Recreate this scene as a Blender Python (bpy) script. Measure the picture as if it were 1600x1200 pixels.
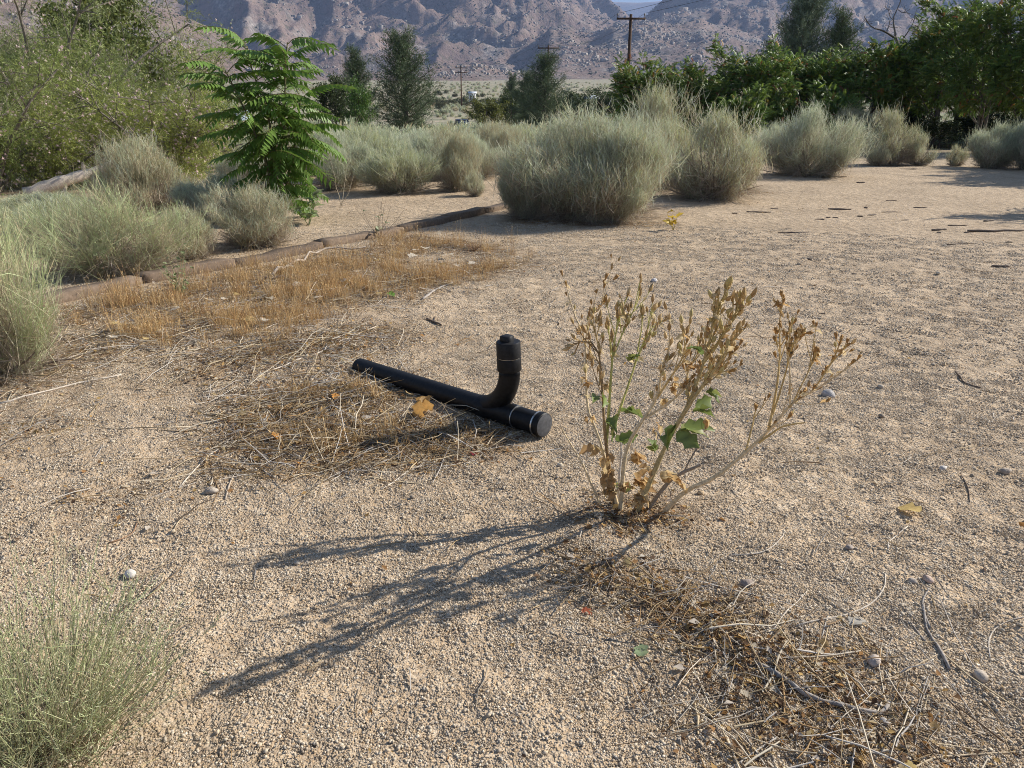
import bpy, math, random
import numpy as np
from mathutils import Vector, Matrix
for _o in list(bpy.data.objects): bpy.data.objects.remove(_o)
SC = bpy.context.scene
COL = SC.collection
rad = math.radians

# ---------------------------------------------------------------- camera, sky, sun, exposure
FPX, CAMH, HORIZ = 1202.0, 1.55, 165.0            # focal length in photo pixels, eye height, eye-level row
PITCH = math.atan((600 - HORIZ) / FPX)
cam_d = bpy.data.cameras.new('camera'); cam = bpy.data.objects.new('camera', cam_d); COL.objects.link(cam)
cam.location = (0, 0, CAMH); cam.rotation_euler = (math.pi / 2 - PITCH, 0, 0)
cam_d.sensor_width = 36; cam_d.lens = 36 * FPX / 1600; cam_d.clip_start = 0.05; cam_d.clip_end = 60000
SC.camera = cam
SUN_EL, SUN_AZ = rad(32), math.atan2(0.93, 0.37)   # azimuth measured from +Y towards +X
SUN = Vector((math.sin(SUN_AZ) * math.cos(SUN_EL), math.cos(SUN_AZ) * math.cos(SUN_EL), math.sin(SUN_EL)))
W = bpy.data.worlds.new('World'); SC.world = W; W.use_nodes = True
_n = W.node_tree.nodes; _l = W.node_tree.links
_sky = _n.new('ShaderNodeTexSky'); _sky.sky_type = 'NISHITA'; _sky.sun_disc = False
_sky.sun_elevation = SUN_EL; _sky.sun_rotation = SUN_AZ; _sky.altitude = 800; _sky.dust_density = 0.6
_bg = _n['Background']; _bg.inputs['Strength'].default_value = 0.05
_l.new(_sky.outputs[0], _bg.inputs['Color'])
sun_d = bpy.data.lights.new('sun', 'SUN'); sun = bpy.data.objects.new('sun', sun_d); COL.objects.link(sun)
sun_d.energy = 5.0; sun_d.angle = rad(0.53); sun_d.color = (1.0, 0.945, 0.86)
sun.rotation_euler = (-SUN).to_track_quat('-Z', 'Y').to_euler(); sun.location = (30, 10, 40)
vs = SC.view_settings; vs.view_transform = 'Standard'; vs.look = 'None'; vs.exposure = 1.08; vs.gamma = 1; vs.use_curve_mapping = False
SC.cycles.max_bounces = 4; SC.cycles.diffuse_bounces = 2; SC.cycles.glossy_bounces = 1; SC.cycles.transmission_bounces = 3
SC.cycles.volume_bounces = 0; SC.cycles.transparent_max_bounces = 8; SC.cycles.caustics_reflective = False
SC.cycles.use_denoising = True; SC.cycles.denoising_prefilter = 'NONE'; SC.cycles.filter_width = 1.0

# ---------------------------------------------------------------- helpers
R = np.random.default_rng(7)
def uni(a, b, n=None): return R.uniform(a, b, n)
_cp, _sp = math.cos(PITCH), math.sin(PITCH)
def ray(px, py):
    dx, dz = (px - 800) / FPX, -(py - 600) / FPX
    return np.array([dx, _cp + dz * _sp, -_sp + dz * _cp])
def G(px, py, z=0.0):                # where a sight line meets the level z
    d = ray(px, py); t = (z - CAMH) / d[2]
    return np.array([d[0] * t, d[1] * t, z])
def PY(px, py, Y):                   # where a sight line meets the depth Y
    d = ray(px, py); t = Y / d[1]
    return np.array([d[0] * t, Y, CAMH + d[2] * t])

def _hash(ix, iy, s):
    h = (ix.astype(np.int64) * 374761393 + iy.astype(np.int64) * 668265263 + s * 1442695041) & 0xFFFFFFFF
    h = ((h ^ (h >> 13)) * 1274126177) & 0xFFFFFFFF
    return ((h ^ (h >> 16)) & 0xFFFF) / 65535.0
def vnoise(x, y, s=0):
    ix, iy = np.floor(x), np.floor(y); fx, fy = x - ix, y - iy
    fx = fx * fx * fx * (fx * (fx * 6 - 15) + 10); fy = fy * fy * fy * (fy * (fy * 6 - 15) + 10)
    a, b, c, d = _hash(ix, iy, s), _hash(ix + 1, iy, s), _hash(ix, iy + 1, s), _hash(ix + 1, iy + 1, s)
    return (a * (1 - fx) + b * fx) * (1 - fy) + (c * (1 - fx) + d * fx) * fy
def fbm(x, y, o=4, s=0):
    v, a, t = 0, 0.5, 0
    for k in range(o):
        v = v + a * vnoise(x + 17.3 * k, y - 9.1 * k, s + k); t += a
        x, y, a = x * 2.03, y * 2.03, a * 0.5
    return v / t
def ridged(x, y, o=5, s=0):
    v, a, t = 0, 0.5, 0
    for k in range(o):
        v = v + a * (1 - np.abs(2 * vnoise(x + 31.7 * k, y + 11.9 * k, s + k) - 1)) ** 1.6; t += a
        x, y, a = x * 2.07, y * 2.07, a * 0.52
    return v / t
_ZR = np.array([0, 20, 40, 60, 90, 115, 150, 185, 300, 600, 1000, 1600, 2500, 20000.])
_ZZ = np.array([0, 0, -.25, -.8, -1.5, -1.9, -.7, .6, 3, 14, 28, 50, 70, 70.])
def Z(x, y):
    x, y = np.asarray(x, float), np.asarray(y, float)
    r = np.hypot(x, y)
    near = 0.035 * (fbm(x * .9, y * .9, 2, 3) - .5) + 0.030 * (fbm(x * 2.6, y * 2.6, 2, 5) - .5) + 0.028 * (fbm(x * 6.0, y * 6.0, 2, 6) - .5) * np.clip((12 - r) / 4, 0, 1)
    far = np.clip((r - 30) / 200, 0, 1) * 2.2 * (fbm(x * .02, y * .02, 4, 9) - .5)
    side = np.interp(np.abs(x), [0, 20, 60], [1, 1, 1])
    return np.interp(r, _ZR, _ZZ) * side + near * np.clip((r + .5) / 2, .4, 1) + far

def mesh(name, V, F, cols=None, smooth=False, uvw=None):
    """V (n,3); F a list of int arrays, each (m,3) or (m,4); cols (n,3) per vertex"""
    V = np.ascontiguousarray(V, np.float32)
    F = [np.asarray(f, np.int32) for f in (F if isinstance(F, (list, tuple)) else [F]) if len(f)]
    me = bpy.data.meshes.new(name)
    me.vertices.add(len(V)); me.vertices.foreach_set('co', V.ravel())
    tot = np.concatenate([np.full(len(f), f.shape[1], np.int32) for f in F])
    idx = np.concatenate([f.ravel() for f in F]).astype(np.int32)
    me.loops.add(len(idx)); me.loops.foreach_set('vertex_index', idx)
    me.polygons.add(len(tot))
    st = np.concatenate([[0], np.cumsum(tot)[:-1]]).astype(np.int32)
    me.polygons.foreach_set('loop_start', st)
    if smooth: me.polygons.foreach_set('use_smooth', np.ones(len(tot), bool))
    me.update(calc_edges=True)
    if cols is not None:
        a = me.attributes.new('col', 'FLOAT_COLOR', 'POINT')
        c = np.ones((len(V), 4), np.float32); c[:, :3] = np.broadcast_to(cols, (len(V), 3))
        a.data.foreach_set('color', c.ravel())
    return me
class MB:
    """collects pieces into one mesh"""
    def __init__(s): s.V, s.T, s.Q, s.C, s.n = [], [], [], [], 0
    def add(s, V, T=None, Q=None, C=(.5, .5, .5)):
        V = np.asarray(V, float)
        if T is not None and len(T): s.T.append(np.asarray(T) + s.n)
        if Q is not None and len(Q): s.Q.append(np.asarray(Q) + s.n)
        s.V.append(V); s.C.append(np.broadcast_to(np.asarray(C, float), (len(V), 3))); s.n += len(V); return s
    def build(s, name, smooth=False):
        return mesh(name, np.concatenate(s.V), [np.concatenate(a) for a in (s.T, s.Q) if a], np.concatenate(s.C), smooth)
def obj(name, me, mat, parent=None, loc=None, rot=None, scale=None):
    o = bpy.data.objects.new(name, me); COL.objects.link(o)
    if mat is not None and not me.materials: me.materials.append(mat)
    if parent is not None: o.parent = parent
    if loc is not None: o.location = tuple(float(v) for v in loc)
    if rot is not None: o.rotation_euler = rot
    if scale is not None: o.scale = scale if hasattr(scale, '__len__') else (scale,) * 3
    return o
def tag(o, label=None, cat=None, group=None, kind=None):
    if label: o['label'] = label
    if cat: o['category'] = cat
    if group: o['group'] = group
    if kind: o['kind'] = kind
    return o
def thing(name, label, cat, loc=(0, 0, 0), group=None, rz=0, scale=None):
    o = bpy.data.objects.new(name, None); COL.objects.link(o); o.empty_display_size = .1
    o.location = tuple(float(v) for v in loc); o.rotation_euler = (0, 0, rz)
    if scale is not None: o.scale = scale if hasattr(scale, '__len__') else (scale,) * 3
    return tag(o, label, cat, group)
def norm(v): return v / np.maximum(np.linalg.norm(v, axis=-1, keepdims=True), 1e-9)
def rdir(n, zmin=-1, zmax=1):
    z = uni(zmin, zmax, n); a = uni(0, 2 * math.pi, n); r = np.sqrt(np.maximum(0, 1 - z * z))
    return np.stack([r * np.cos(a), r * np.sin(a), z], 1)
def curves(p, d, L, k, bend=0.0, wig=0.0):
    """n curves of k points from p along d, length L, bending by 'bend' up(+)/down(-)"""
    n = len(p); t = np.linspace(0, 1, k)[None, :, None]
    L = np.broadcast_to(np.asarray(L, float), (n,))[:, None, None]
    b = np.broadcast_to(np.asarray(bend, float), (n,))[:, None, None]
    c = p[:, None, :] + d[:, None, :] * L * t + np.array([0, 0, 1.]) * b * L * t * t
    if wig:
        w = np.cumsum(R.normal(0, 1, (n, k, 3)), 1); w -= w[:, :1]; c = c + w * wig * L / k
    return c
def ribbons(C, w, cols, taper=True, side=None):
    n, k, _ = C.shape
    if side is None: side = rdir(n)
    tan = norm(C[:, -1] - C[:, 0]); s = norm(np.cross(tan, side))[:, None, :]
    w = np.broadcast_to(np.asarray(w, float), (n,))[:, None, None]
    prof = (np.linspace(1, .25, k) if taper is True else np.asarray(taper if taper is not False else np.ones(k)))[None, :, None]
    V = np.stack([C - s * w * prof / 2, C + s * w * prof / 2], 2).reshape(-1, 3)
    b = (np.arange(n)[:, None] * k + np.arange(k - 1)[None, :]).ravel() * 2
    Q = np.stack([b, b + 1, b + 3, b + 2], 1)
    return V, Q, np.repeat(cols.reshape(n * k, 3) if cols.ndim == 3 else np.repeat(cols, k, 0), 2, 0)
def tubes(C, r, m=5, cols=None, cap=False):
    """C (n,k,3), r (n,k)"""
    n, k, _ = C.shape
    r = np.broadcast_to(np.asarray(r, float), (n, k))
    tan = np.gradient(C, axis=1) if k > 2 else np.repeat((C[:, 1:] - C[:, :1]), 2, 1)
    tan = norm(tan)
    ref = np.where(np.abs(tan[:, :1, 2:3]) > .9, np.array([1., 0, 0]), np.array([0, 0, 1.]))
    ref = np.broadcast_to(ref, C.shape)
    u = norm(np.cross(tan, ref)); v = np.cross(tan, u)
    a = np.arange(m) * 2 * math.pi / m
    V = C[:, :, None, :] + r[:, :, None, None] * (u[:, :, None, :] * np.cos(a)[None, None, :, None] + v[:, :, None, :] * np.sin(a)[None, None, :, None])
    b = (np.arange(n)[:, None, None] * k + np.arange(k - 1)[None, :, None]) * m; j = np.arange(m)[None, None, :]; j2 = (j + 1) % m
    Q = np.stack([b + j, b + j2, b + m + j2, b + m + j], -1).reshape(-1, 4)
    c = None
    if cols is not None:
        c = np.repeat(cols.reshape(n * k, 3) if cols.ndim == 3 else np.repeat(cols, k, 0), m, 0)
    return V.reshape(-1, 3), Q, c
def resample(pts, k):
    pts = np.asarray(pts, float)
    # Catmull-Rom through the points, then even spacing
    P = np.vstack([2 * pts[0] - pts[1], pts, 2 * pts[-1] - pts[-2]]); out = []
    for i in range(1, len(P) - 2):
        for t in np.linspace(0, 1, 8, endpoint=False):
            a, b, c, d = P[i - 1], P[i], P[i + 1], P[i + 2]
            out.append(.5 * ((2 * b) + (c - a) * t + (2 * a - 5 * b + 4 * c - d) * t * t + (3 * b - a - 3 * c + d) * t ** 3))
    out.append(P[-2]); out = np.array(out)
    s = np.concatenate([[0], np.cumsum(np.linalg.norm(np.diff(out, axis=0), axis=1))])
    q = np.linspace(0, s[-1], k)
    return np.stack([np.interp(q, s, out[:, i]) for i in range(3)], 1)
def frames(d, roll=None):
    """n rotation matrices whose x axis is d, z roughly up"""
    d = norm(d); up = np.broadcast_to(np.array([0, 0, 1.]), d.shape)
    y = norm(np.cross(up, d)); z = np.cross(d, y)
    if roll is not None:
        c, s = np.cos(roll)[:, None], np.sin(roll)[:, None]
        y, z = y * c + z * s, -y * s + z * c
    return np.stack([d, y, z], 2)
def scatter(V, T, M, pos, scale, C):
    """copies of one template (V,T) -> merged arrays; C (n,3) or (n,nv,3)"""
    n, nv = len(pos), len(V)
    sc = np.broadcast_to(np.asarray(scale, float), (n,))[:, None, None]
    P = np.einsum('nij,vj->nvi', M, V) * sc + pos[:, None, :]
    F = (T[None] + (np.arange(n) * nv)[:, None, None]).reshape(-1, T.shape[1])
    Cc = np.broadcast_to(C[:, None, :] if C.ndim == 2 else C, (n, nv, 3)).reshape(-1, 3)
    return P.reshape(-1, 3), F, Cc
def pick(pal, n, jit=.15):
    pal = np.asarray(pal, float); c = pal[R.integers(0, len(pal), n)]
    return c * (1 + R.normal(0, jit, (n, 1))).clip(.5, 1.6)

# ---------------------------------------------------------------- materials
def mat_new(name):
    m = bpy.data.materials.new(name); m.use_nodes = True
    return m, m.node_tree.nodes, m.node_tree.links, m.node_tree.nodes['Principled BSDF']
def mat_attr(name, rough=.75, transl=0.0, spec=.3, noise=0.0, nscale=40, bump=0.0):
    """colour of each piece from its own attribute, with grain on top; optionally light passing through leaves"""
    m, n, l, b = mat_new(name)
    a = n.new('ShaderNodeAttribute'); a.attribute_name = 'col'
    b.inputs['Roughness'].default_value = rough; b.inputs['Specular IOR Level'].default_value = spec
    col = a.outputs['Color']
    if noise or bump:
        tc = n.new('ShaderNodeTexCoord'); nz = n.new('ShaderNodeTexNoise'); nz.inputs['Scale'].default_value = nscale; nz.inputs['Detail'].default_value = 4
        l.new(tc.outputs['Object'], nz.inputs['Vector'])
        mr = n.new('ShaderNodeMapRange'); mr.inputs[1].default_value = .3; mr.inputs[2].default_value = .7; mr.inputs[3].default_value = 1 - noise; mr.inputs[4].default_value = 1 + noise
        l.new(nz.outputs[0], mr.inputs[0])
        mx = n.new('ShaderNodeVectorMath'); mx.operation = 'SCALE'; l.new(col, mx.inputs[0]); l.new(mr.outputs[0], mx.inputs['Scale']); col = mx.outputs[0]
        if bump:
            bp = n.new('ShaderNodeBump'); bp.inputs['Strength'].default_value = 1; bp.inputs['Distance'].default_value = bump
            l.new(nz.outputs[0], bp.inputs['Height']); l.new(bp.outputs[0], b.inputs['Normal'])
    l.new(col, b.inputs['Base Color'])
    if transl:
        t = n.new('ShaderNodeBsdfTranslucent'); l.new(col, t.inputs['Color'])
        mix = n.new('ShaderNodeMixShader'); mix.inputs[0].default_value = transl
        l.new(b.outputs[0], mix.inputs[1]); l.new(t.outputs[0], mix.inputs[2])
        l.new(mix.outputs[0], n['Material Output'].inputs[0])
    return m
def mat_plain(name, col, rough=.6, metal=0.0, spec=.4, noise=.12, nscale=30, bump=0.0):
    m, n, l, b = mat_new(name)
    b.inputs['Roughness'].default_value = rough; b.inputs['Metallic'].default_value = metal; b.inputs['Specular IOR Level'].default_value = spec
    tc = n.new('ShaderNodeTexCoord'); nz = n.new('ShaderNodeTexNoise'); nz.inputs['Scale'].default_value = nscale; nz.inputs['Detail'].default_value = 6
    l.new(tc.outputs['Object'], nz.inputs['Vector'])
    cr = n.new('ShaderNodeValToRGB'); e = cr.color_ramp.elements
    e[0].position = .3; e[1].position = .7
    e[0].color = tuple(c * (1 - noise) for c in col) + (1,); e[1].color = tuple(min(1, c * (1 + noise)) for c in col) + (1,)
    l.new(nz.outputs[0], cr.inputs[0]); l.new(cr.outputs[0], b.inputs['Base Color'])
    if bump:
        bp = n.new('ShaderNodeBump'); bp.inputs['Strength'].default_value = 1; bp.inputs['Distance'].default_value = bump
        l.new(nz.outputs[0], bp.inputs['Height']); l.new(bp.outputs[0], b.inputs['Normal'])
    return m
M_TWIG = mat_attr('twig_fibre', .8, .12, .2)
M_SAGE = mat_attr('sage_stems', .75, .30, .25)
M_LEAF = mat_attr('green_leaf', .5, .33, .35)
M_DRYLEAF = mat_attr('dry_leaf', .75, .42, .2, .2, 60)
M_NEEDLE = mat_attr('pine_needle', .65, .15, .25)
M_BARK = mat_attr('bark', .9, 0, .15, .35, 14, .02)
M_WOOD = mat_attr('weathered_wood', .85, 0, .2, .3, 90, .002)
M_STRAW = mat_attr('straw', .7, .2, .3)
M_PEBBLE = mat_attr('granite_grain', .75, 0, .3, .15, 300)
M_ROCK = mat_attr('granite_rock', .85, 0, .25, .3, 60, .004)
M_BOULDER = mat_attr('granite_boulder', .9, 0, .2, .3, .35, .25)
M_POD = mat_attr('seed_pod_skin', .75, .32, .25, .25, 220)

PEB = np.array([1.03, 1.015, .965]) * np.array([(.52, .42, .30), (.56, .46, .34), (.60, .52, .41), (.44, .34, .23), (.50, .36, .21), (.68, .61, .51), (.34, .27, .20), (.40, .36, .31), (.22, .175, .14), (.55, .41, .27)])
PEB = PEB * .68 + PEB.mean(0) * .32

# ---------------------------------------------------------------- ground
STROKES = [  # litter and dry grass on the gravel: (x1,y1,x2,y2,radius m,weight) in world metres, from sight lines
]
def _st(px1, py1, px2, py2, r, w):
    a, b = G(px1, py1), G(px2, py2); STROKES.append((a[0], a[1], b[0], b[1], r, w))
for s in [(110, 500, 600, 395, .45, 1), (200, 530, 640, 430, .5, 1), (620, 375, 760, 395, .4, 1), (330, 570, 580, 530, .45, .75), (500, 470, 800, 410, .35, .7),
          (380, 685, 740, 685, .26, 1), (400, 640, 600, 610, .3, .9), (320, 740, 700, 720, .12, .5), (0, 600, 100, 540, .5, .8), (0, 700, 60, 660, .3, .4),
          (900, 880, 1120, 960, .13, 1), (1060, 950, 1260, 1080, .18, 1), (1200, 1080, 1420, 1200, .27, 1), (945, 805, 1030, 800, .15, 1),
          (1250, 960, 1440, 1060, .1, .4), (100, 790, 280, 780, .2, .25), (1020, 250, 1320, 240, .5, .2), (820, 345, 1020, 350, .35, .7), (1100, 305, 1180, 300, .4, .5)]:
    _st(*s)
def litter(x, y):
    v = np.zeros(np.shape(x))
    for x1, y1, x2, y2, r, w in STROKES:
        dx, dy = x2 - x1, y2 - y1; L2 = dx * dx + dy * dy + 1e-9
        t = np.clip(((x - x1) * dx + (y - y1) * dy) / L2, 0, 1)
        d = np.hypot(x - x1 - t * dx, y - y1 - t * dy)
        v = np.maximum(v, w * np.clip(1.5 - d / r, 0, 1))
    return np.clip(v * (.45 + 1.1 * fbm(x * 4, y * 4, 3, 21)), 0, 1)

def build_ground():
    th = np.concatenate([np.linspace(-50, 50, 330), np.linspace(52, 308, 62)[1:-1]]) * math.pi / 180
    rr = np.concatenate([[.15, .5], np.geomspace(.8, 30, 190), np.geomspace(30, 14000, 95)[1:]])
    A, B = np.meshgrid(rr, th, indexing='ij'); x, y = A * np.sin(B), A * np.cos(B)
    z = Z(x, y); n, m = x.shape
    V = np.stack([x, y, z], 2).reshape(-1, 3); V = np.vstack([V, [[0, 0, Z(0, 0)]]])
    i, j = np.meshgrid(np.arange(n - 1), np.arange(m), indexing='ij'); j2 = (j + 1) % m
    Q = np.stack([i * m + j, (i + 1) * m + j, (i + 1) * m + j2, i * m + j2], -1).reshape(-1, 4)
    jj = np.arange(m); T = np.stack([np.full(m, n * m), jj, (jj + 1) % m], 1)
    me = mesh('ground', V, [T, Q], smooth=True)
    Q_n = np.zeros((len(V), 4), np.float32); Q_n[:, 3] = 1
    Q_n[:, 0] = litter(V[:, 0], V[:, 1])
    r = np.hypot(V[:, 0], V[:, 1])
    Q_n[:, 1] = np.clip((r - 22) / 40, 0, 1)
    a = me.attributes.new('zone', 'FLOAT_COLOR', 'POINT'); a.data.foreach_set('color', Q_n.ravel())
    m, nn, l, b = mat_new('gravelly_sand')
    tc = nn.new('ShaderNodeTexCoord')
    def vor(scale, feat='F1'):
        v = nn.new('ShaderNodeTexVoronoi'); v.inputs['Scale'].default_value = scale; v.feature = feat; l.new(tc.outputs['Object'], v.inputs['Vector']); return v
    def noi(scale, det=4):
        v = nn.new('ShaderNodeTexNoise'); v.inputs['Scale'].default_value = scale; v.inputs['Detail'].default_value = det; l.new(tc.outputs['Object'], v.inputs['Vector']); return v
    def ramp(src, stops, interp='LINEAR'):
        c = nn.new('ShaderNodeValToRGB'); c.color_ramp.interpolation = interp; e = c.color_ramp.elements
        while len(e) < len(stops): e.new(.5)
        for k, (p, q) in enumerate(stops): e[k].position = p; e[k].color = tuple(q) + (1,) if len(q) == 3 else q
        l.new(src, c.inputs[0]); return c
    def mix(f, a_, b_, mode='MIX'):
        x_ = nn.new('ShaderNodeMix'); x_.data_type = 'RGBA'; x_.blend_type = mode
        for s_, k in ((f, 0), (a_, 6), (b_, 7)):
            if isinstance(s_, (int, float)): x_.inputs[k].default_value = s_
            elif isinstance(s_, tuple): x_.inputs[k].default_value = s_
            else: l.new(s_, x_.inputs[k])
        return x_.outputs[2]
    v1, v2 = vor(150), vor(70)
    s1 = nn.new('ShaderNodeSeparateColor'); l.new(v1.outputs['Color'], s1.inputs[0])
    s2 = nn.new('ShaderNodeSeparateColor'); l.new(v2.outputs['Color'], s2.inputs[0])
    stops = [(k / 10 + .001, tuple(PEB[q])) for k, q in enumerate([8, 6, 3, 0, 9, 1, 4, 7, 2, 5])]
    c1 = ramp(s1.outputs[0], stops, 'CONSTANT'); c2 = ramp(s2.outputs[1], stops, 'CONSTANT')
    n1, n2, n3 = noi(1.1, 5), noi(9, 4), noi(60, 3)
    grains = mix(.35, c1.outputs[0], c2.outputs[0])
    tint = ramp(n1.outputs[0], [(.3, (.84, .80, .76)), (.7, (1.12, 1.08, 1.04))])
    grains = mix(1.0, grains, tint.outputs[0], 'MULTIPLY')
    t2 = ramp(n2.outputs[0], [(.35, (.80, .77, .74)), (.62, (1.08, 1.07, 1.06))])
    grains = mix(.8, grains, t2.outputs[0], 'MULTIPLY')
    at = nn.new('ShaderNodeAttribute'); at.attribute_name = 'zone'; sz = nn.new('ShaderNodeSeparateColor'); l.new(at.outputs['Color'], sz.inputs[0])
    lit = ramp(n3.outputs[0], [(.32, (.075, .05, .032)), (.5, (.23, .155, .09)), (.68, (.46, .34, .21))])
    mu = nn.new('ShaderNodeMath'); mu.operation = 'MULTIPLY'; l.new(sz.outputs[0], mu.inputs[0]); mu.inputs[1].default_value = .95
    grains = mix(mu.outputs[0], grains, lit.outputs[0])
    pl = ramp(noi(.25, 8).outputs[0], [(.35, (.22, .21, .14)), (.5, (.30, .28, .19)), (.66, (.44, .36, .26))])
    grains = mix(sz.outputs[1], grains, pl.outputs[0])
    l.new(grains, b.inputs['Base Color']); b.inputs['Roughness'].default_value = .9; b.inputs['Specular IOR Level'].default_value = .2
    def bump(h, dist, prev=None, inv=False):
        bp = nn.new('ShaderNodeBump'); bp.inputs['Distance'].default_value = dist; bp.inputs['Strength'].default_value = 1; bp.invert = inv
        l.new(h, bp.inputs['Height'])
        if prev is not None: l.new(prev, bp.inputs['Normal'])
        return bp.outputs[0]
    h = bump(n2.outputs[0], .05); h = bump(noi(28, 4).outputs[0], .012, h)
    h = bump(v2.outputs['Distance'], .006, h, True); h = bump(v1.outputs['Distance'], .004, h, True)
    l.new(h, b.inputs['Normal'])
    tag(obj('ground', me, m), kind='structure')
build_ground()

ICO = None
def ico(sub=1):
    import bmesh
    bm = bmesh.new(); bmesh.ops.create_icosphere(bm, subdivisions=sub, radius=1)
    V = np.array([v.co[:] for v in bm.verts]); T = np.array([[v.index for v in f.verts] for f in bm.faces]); bm.free(); return V, T
ICO1, ICO2 = ico(1), ico(2)

def gn_scatter(name, pts, rotz, scl, variants, mat, label, cat, pickseed=0):
    """stuff: one object whose points carry a loose piece each (geometry nodes)"""
    me = bpy.data.meshes.new(name); me.vertices.add(len(pts)); me.vertices.foreach_set('co', np.asarray(pts, np.float32).ravel())
    ar = me.attributes.new('rot', 'FLOAT_VECTOR', 'POINT'); rv = np.zeros((len(pts), 3), np.float32); rv[:, 2] = rotz; ar.data.foreach_set('vector', rv.ravel())
    a2 = me.attributes.new('scl', 'FLOAT_VECTOR', 'POINT'); a2.data.foreach_set('vector', np.asarray(scl, np.float32).ravel())
    a3 = me.attributes.new('pick', 'INT', 'POINT'); a3.data.foreach_set('value', R.integers(0, len(variants), len(pts)).astype(np.int32))
    ng = bpy.data.node_groups.new(name, 'GeometryNodeTree')
    ng.interface.new_socket('Geometry', in_out='INPUT', socket_type='NodeSocketGeometry'); ng.interface.new_socket('Geometry', in_out='OUTPUT', socket_type='NodeSocketGeometry')
    gi, go = ng.nodes.new('NodeGroupInput'), ng.nodes.new('NodeGroupOutput')
    def attr(nm, t):
        a = ng.nodes.new('GeometryNodeInputNamedAttribute'); a.data_type = t; a.inputs['Name'].default_value = nm; return a.outputs['Attribute']
    mp = ng.nodes.new('GeometryNodeMeshToPoints'); ng.links.new(gi.outputs[0], mp.inputs[0])
    join = ng.nodes.new('GeometryNodeJoinGeometry')
    for k, vm in enumerate(variants):
        ho = bpy.data.objects.new(name + '_piece', vm)      # never linked: only its mesh is used
        if not vm.materials: vm.materials.append(mat)
        oi = ng.nodes.new('GeometryNodeObjectInfo'); oi.inputs['Object'].default_value = ho
        io = ng.nodes.new('GeometryNodeInstanceOnPoints'); cmpn = ng.nodes.new('FunctionNodeCompare'); cmpn.data_type = 'INT'; cmpn.operation = 'EQUAL'
        ng.links.new(attr('pick', 'INT'), cmpn.inputs[2]); cmpn.inputs[3].default_value = k
        ng.links.new(cmpn.outputs[0], io.inputs['Selection']); ng.links.new(mp.outputs[0], io.inputs['Points']); ng.links.new(oi.outputs['Geometry'], io.inputs['Instance'])
        e2 = ng.nodes.new('FunctionNodeEulerToRotation'); ng.links.new(attr('rot', 'FLOAT_VECTOR'), e2.inputs[0]); ng.links.new(e2.outputs[0], io.inputs['Rotation'])
        ng.links.new(attr('scl', 'FLOAT_VECTOR'), io.inputs['Scale']); ng.links.new(io.outputs[0], join.inputs[0])
    ng.links.new(join.outputs[0], go.inputs[0])
    o = obj(name, me, mat); md = o.modifiers.new('scatter', 'NODES'); md.node_group = ng
    return tag(o, label, cat, kind='stuff')

def wedge(n, r0, r1, power=1.0, half=50):
    """n ground points in the sector before the camera position, evenly spread per area"""
    r = np.sqrt(uni(r0 * r0, r1 * r1, n)); a = rad(1) * uni(-half, half, n)
    return r * np.sin(a), r * np.cos(a)
def build_gravel():
    var = []
    for k in range(7):
        n = 60; a = uni(0, 6.283, n); rr = np.sqrt(uni(0, 1, n)) * .034
        s = R.lognormal(math.log(.0016), .48, n).clip(.0007, .0075)
        pos = np.stack([rr * np.cos(a), rr * np.sin(a), s * .28], 1)
        V0 = ICO1[0]; ang = uni(0, 6.283, n); M = np.zeros((n, 3, 3)); c, sn = np.cos(ang), np.sin(ang)
        e = np.stack([uni(.8, 1.35, n), uni(.7, 1.1, n), uni(.55, .85, n)], 1)
        M[:, 0, 0], M[:, 0, 1], M[:, 1, 0], M[:, 1, 1], M[:, 2, 2] = c * e[:, 0], -sn * e[:, 1], sn * e[:, 0], c * e[:, 1], e[:, 2]
        T = ICO1[1]; keep = V0[T].mean(1)[:, 2] > -.5; T = T[keep]
        P, F, C = scatter(V0 * (1 + .18 * R.normal(0, 1, (len(V0), 1)).clip(-1.5, 1.5)), T, M, pos, s, pick(PEB, n, .1))
        var.append(mesh('gravel_cluster', P, F, C))
    x1, y1 = wedge(10000, .9, 2.6); x2, y2 = wedge(19000, 2.6, 5.2); x3, y3 = wedge(14000, 5.2, 11, half=44)
    x, y = np.concatenate([x1, x2, x3]), np.concatenate([y1, y2, y3])
    s = np.concatenate([uni(.8, 1.3, len(x1)), uni(.8, 1.35, len(x2)), uni(1.2, 2.0, len(x3))])
    dens = fbm(x * 1.7, y * 1.7, 3, 40); k = (R.random(len(x)) < np.clip(dens * 3.2 - .62, .35, 1))
    x, y, s = x[k], y[k], s[k]
    gn_scatter('gravel', np.stack([x, y, Z(x, y) - .0006], 1), uni(0, 6.283, len(x)), np.stack([s, s, s], 1), var, M_PEBBLE, 'coarse tan and cream granite grit covering the open ground', 'gravel')
build_gravel()

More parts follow.
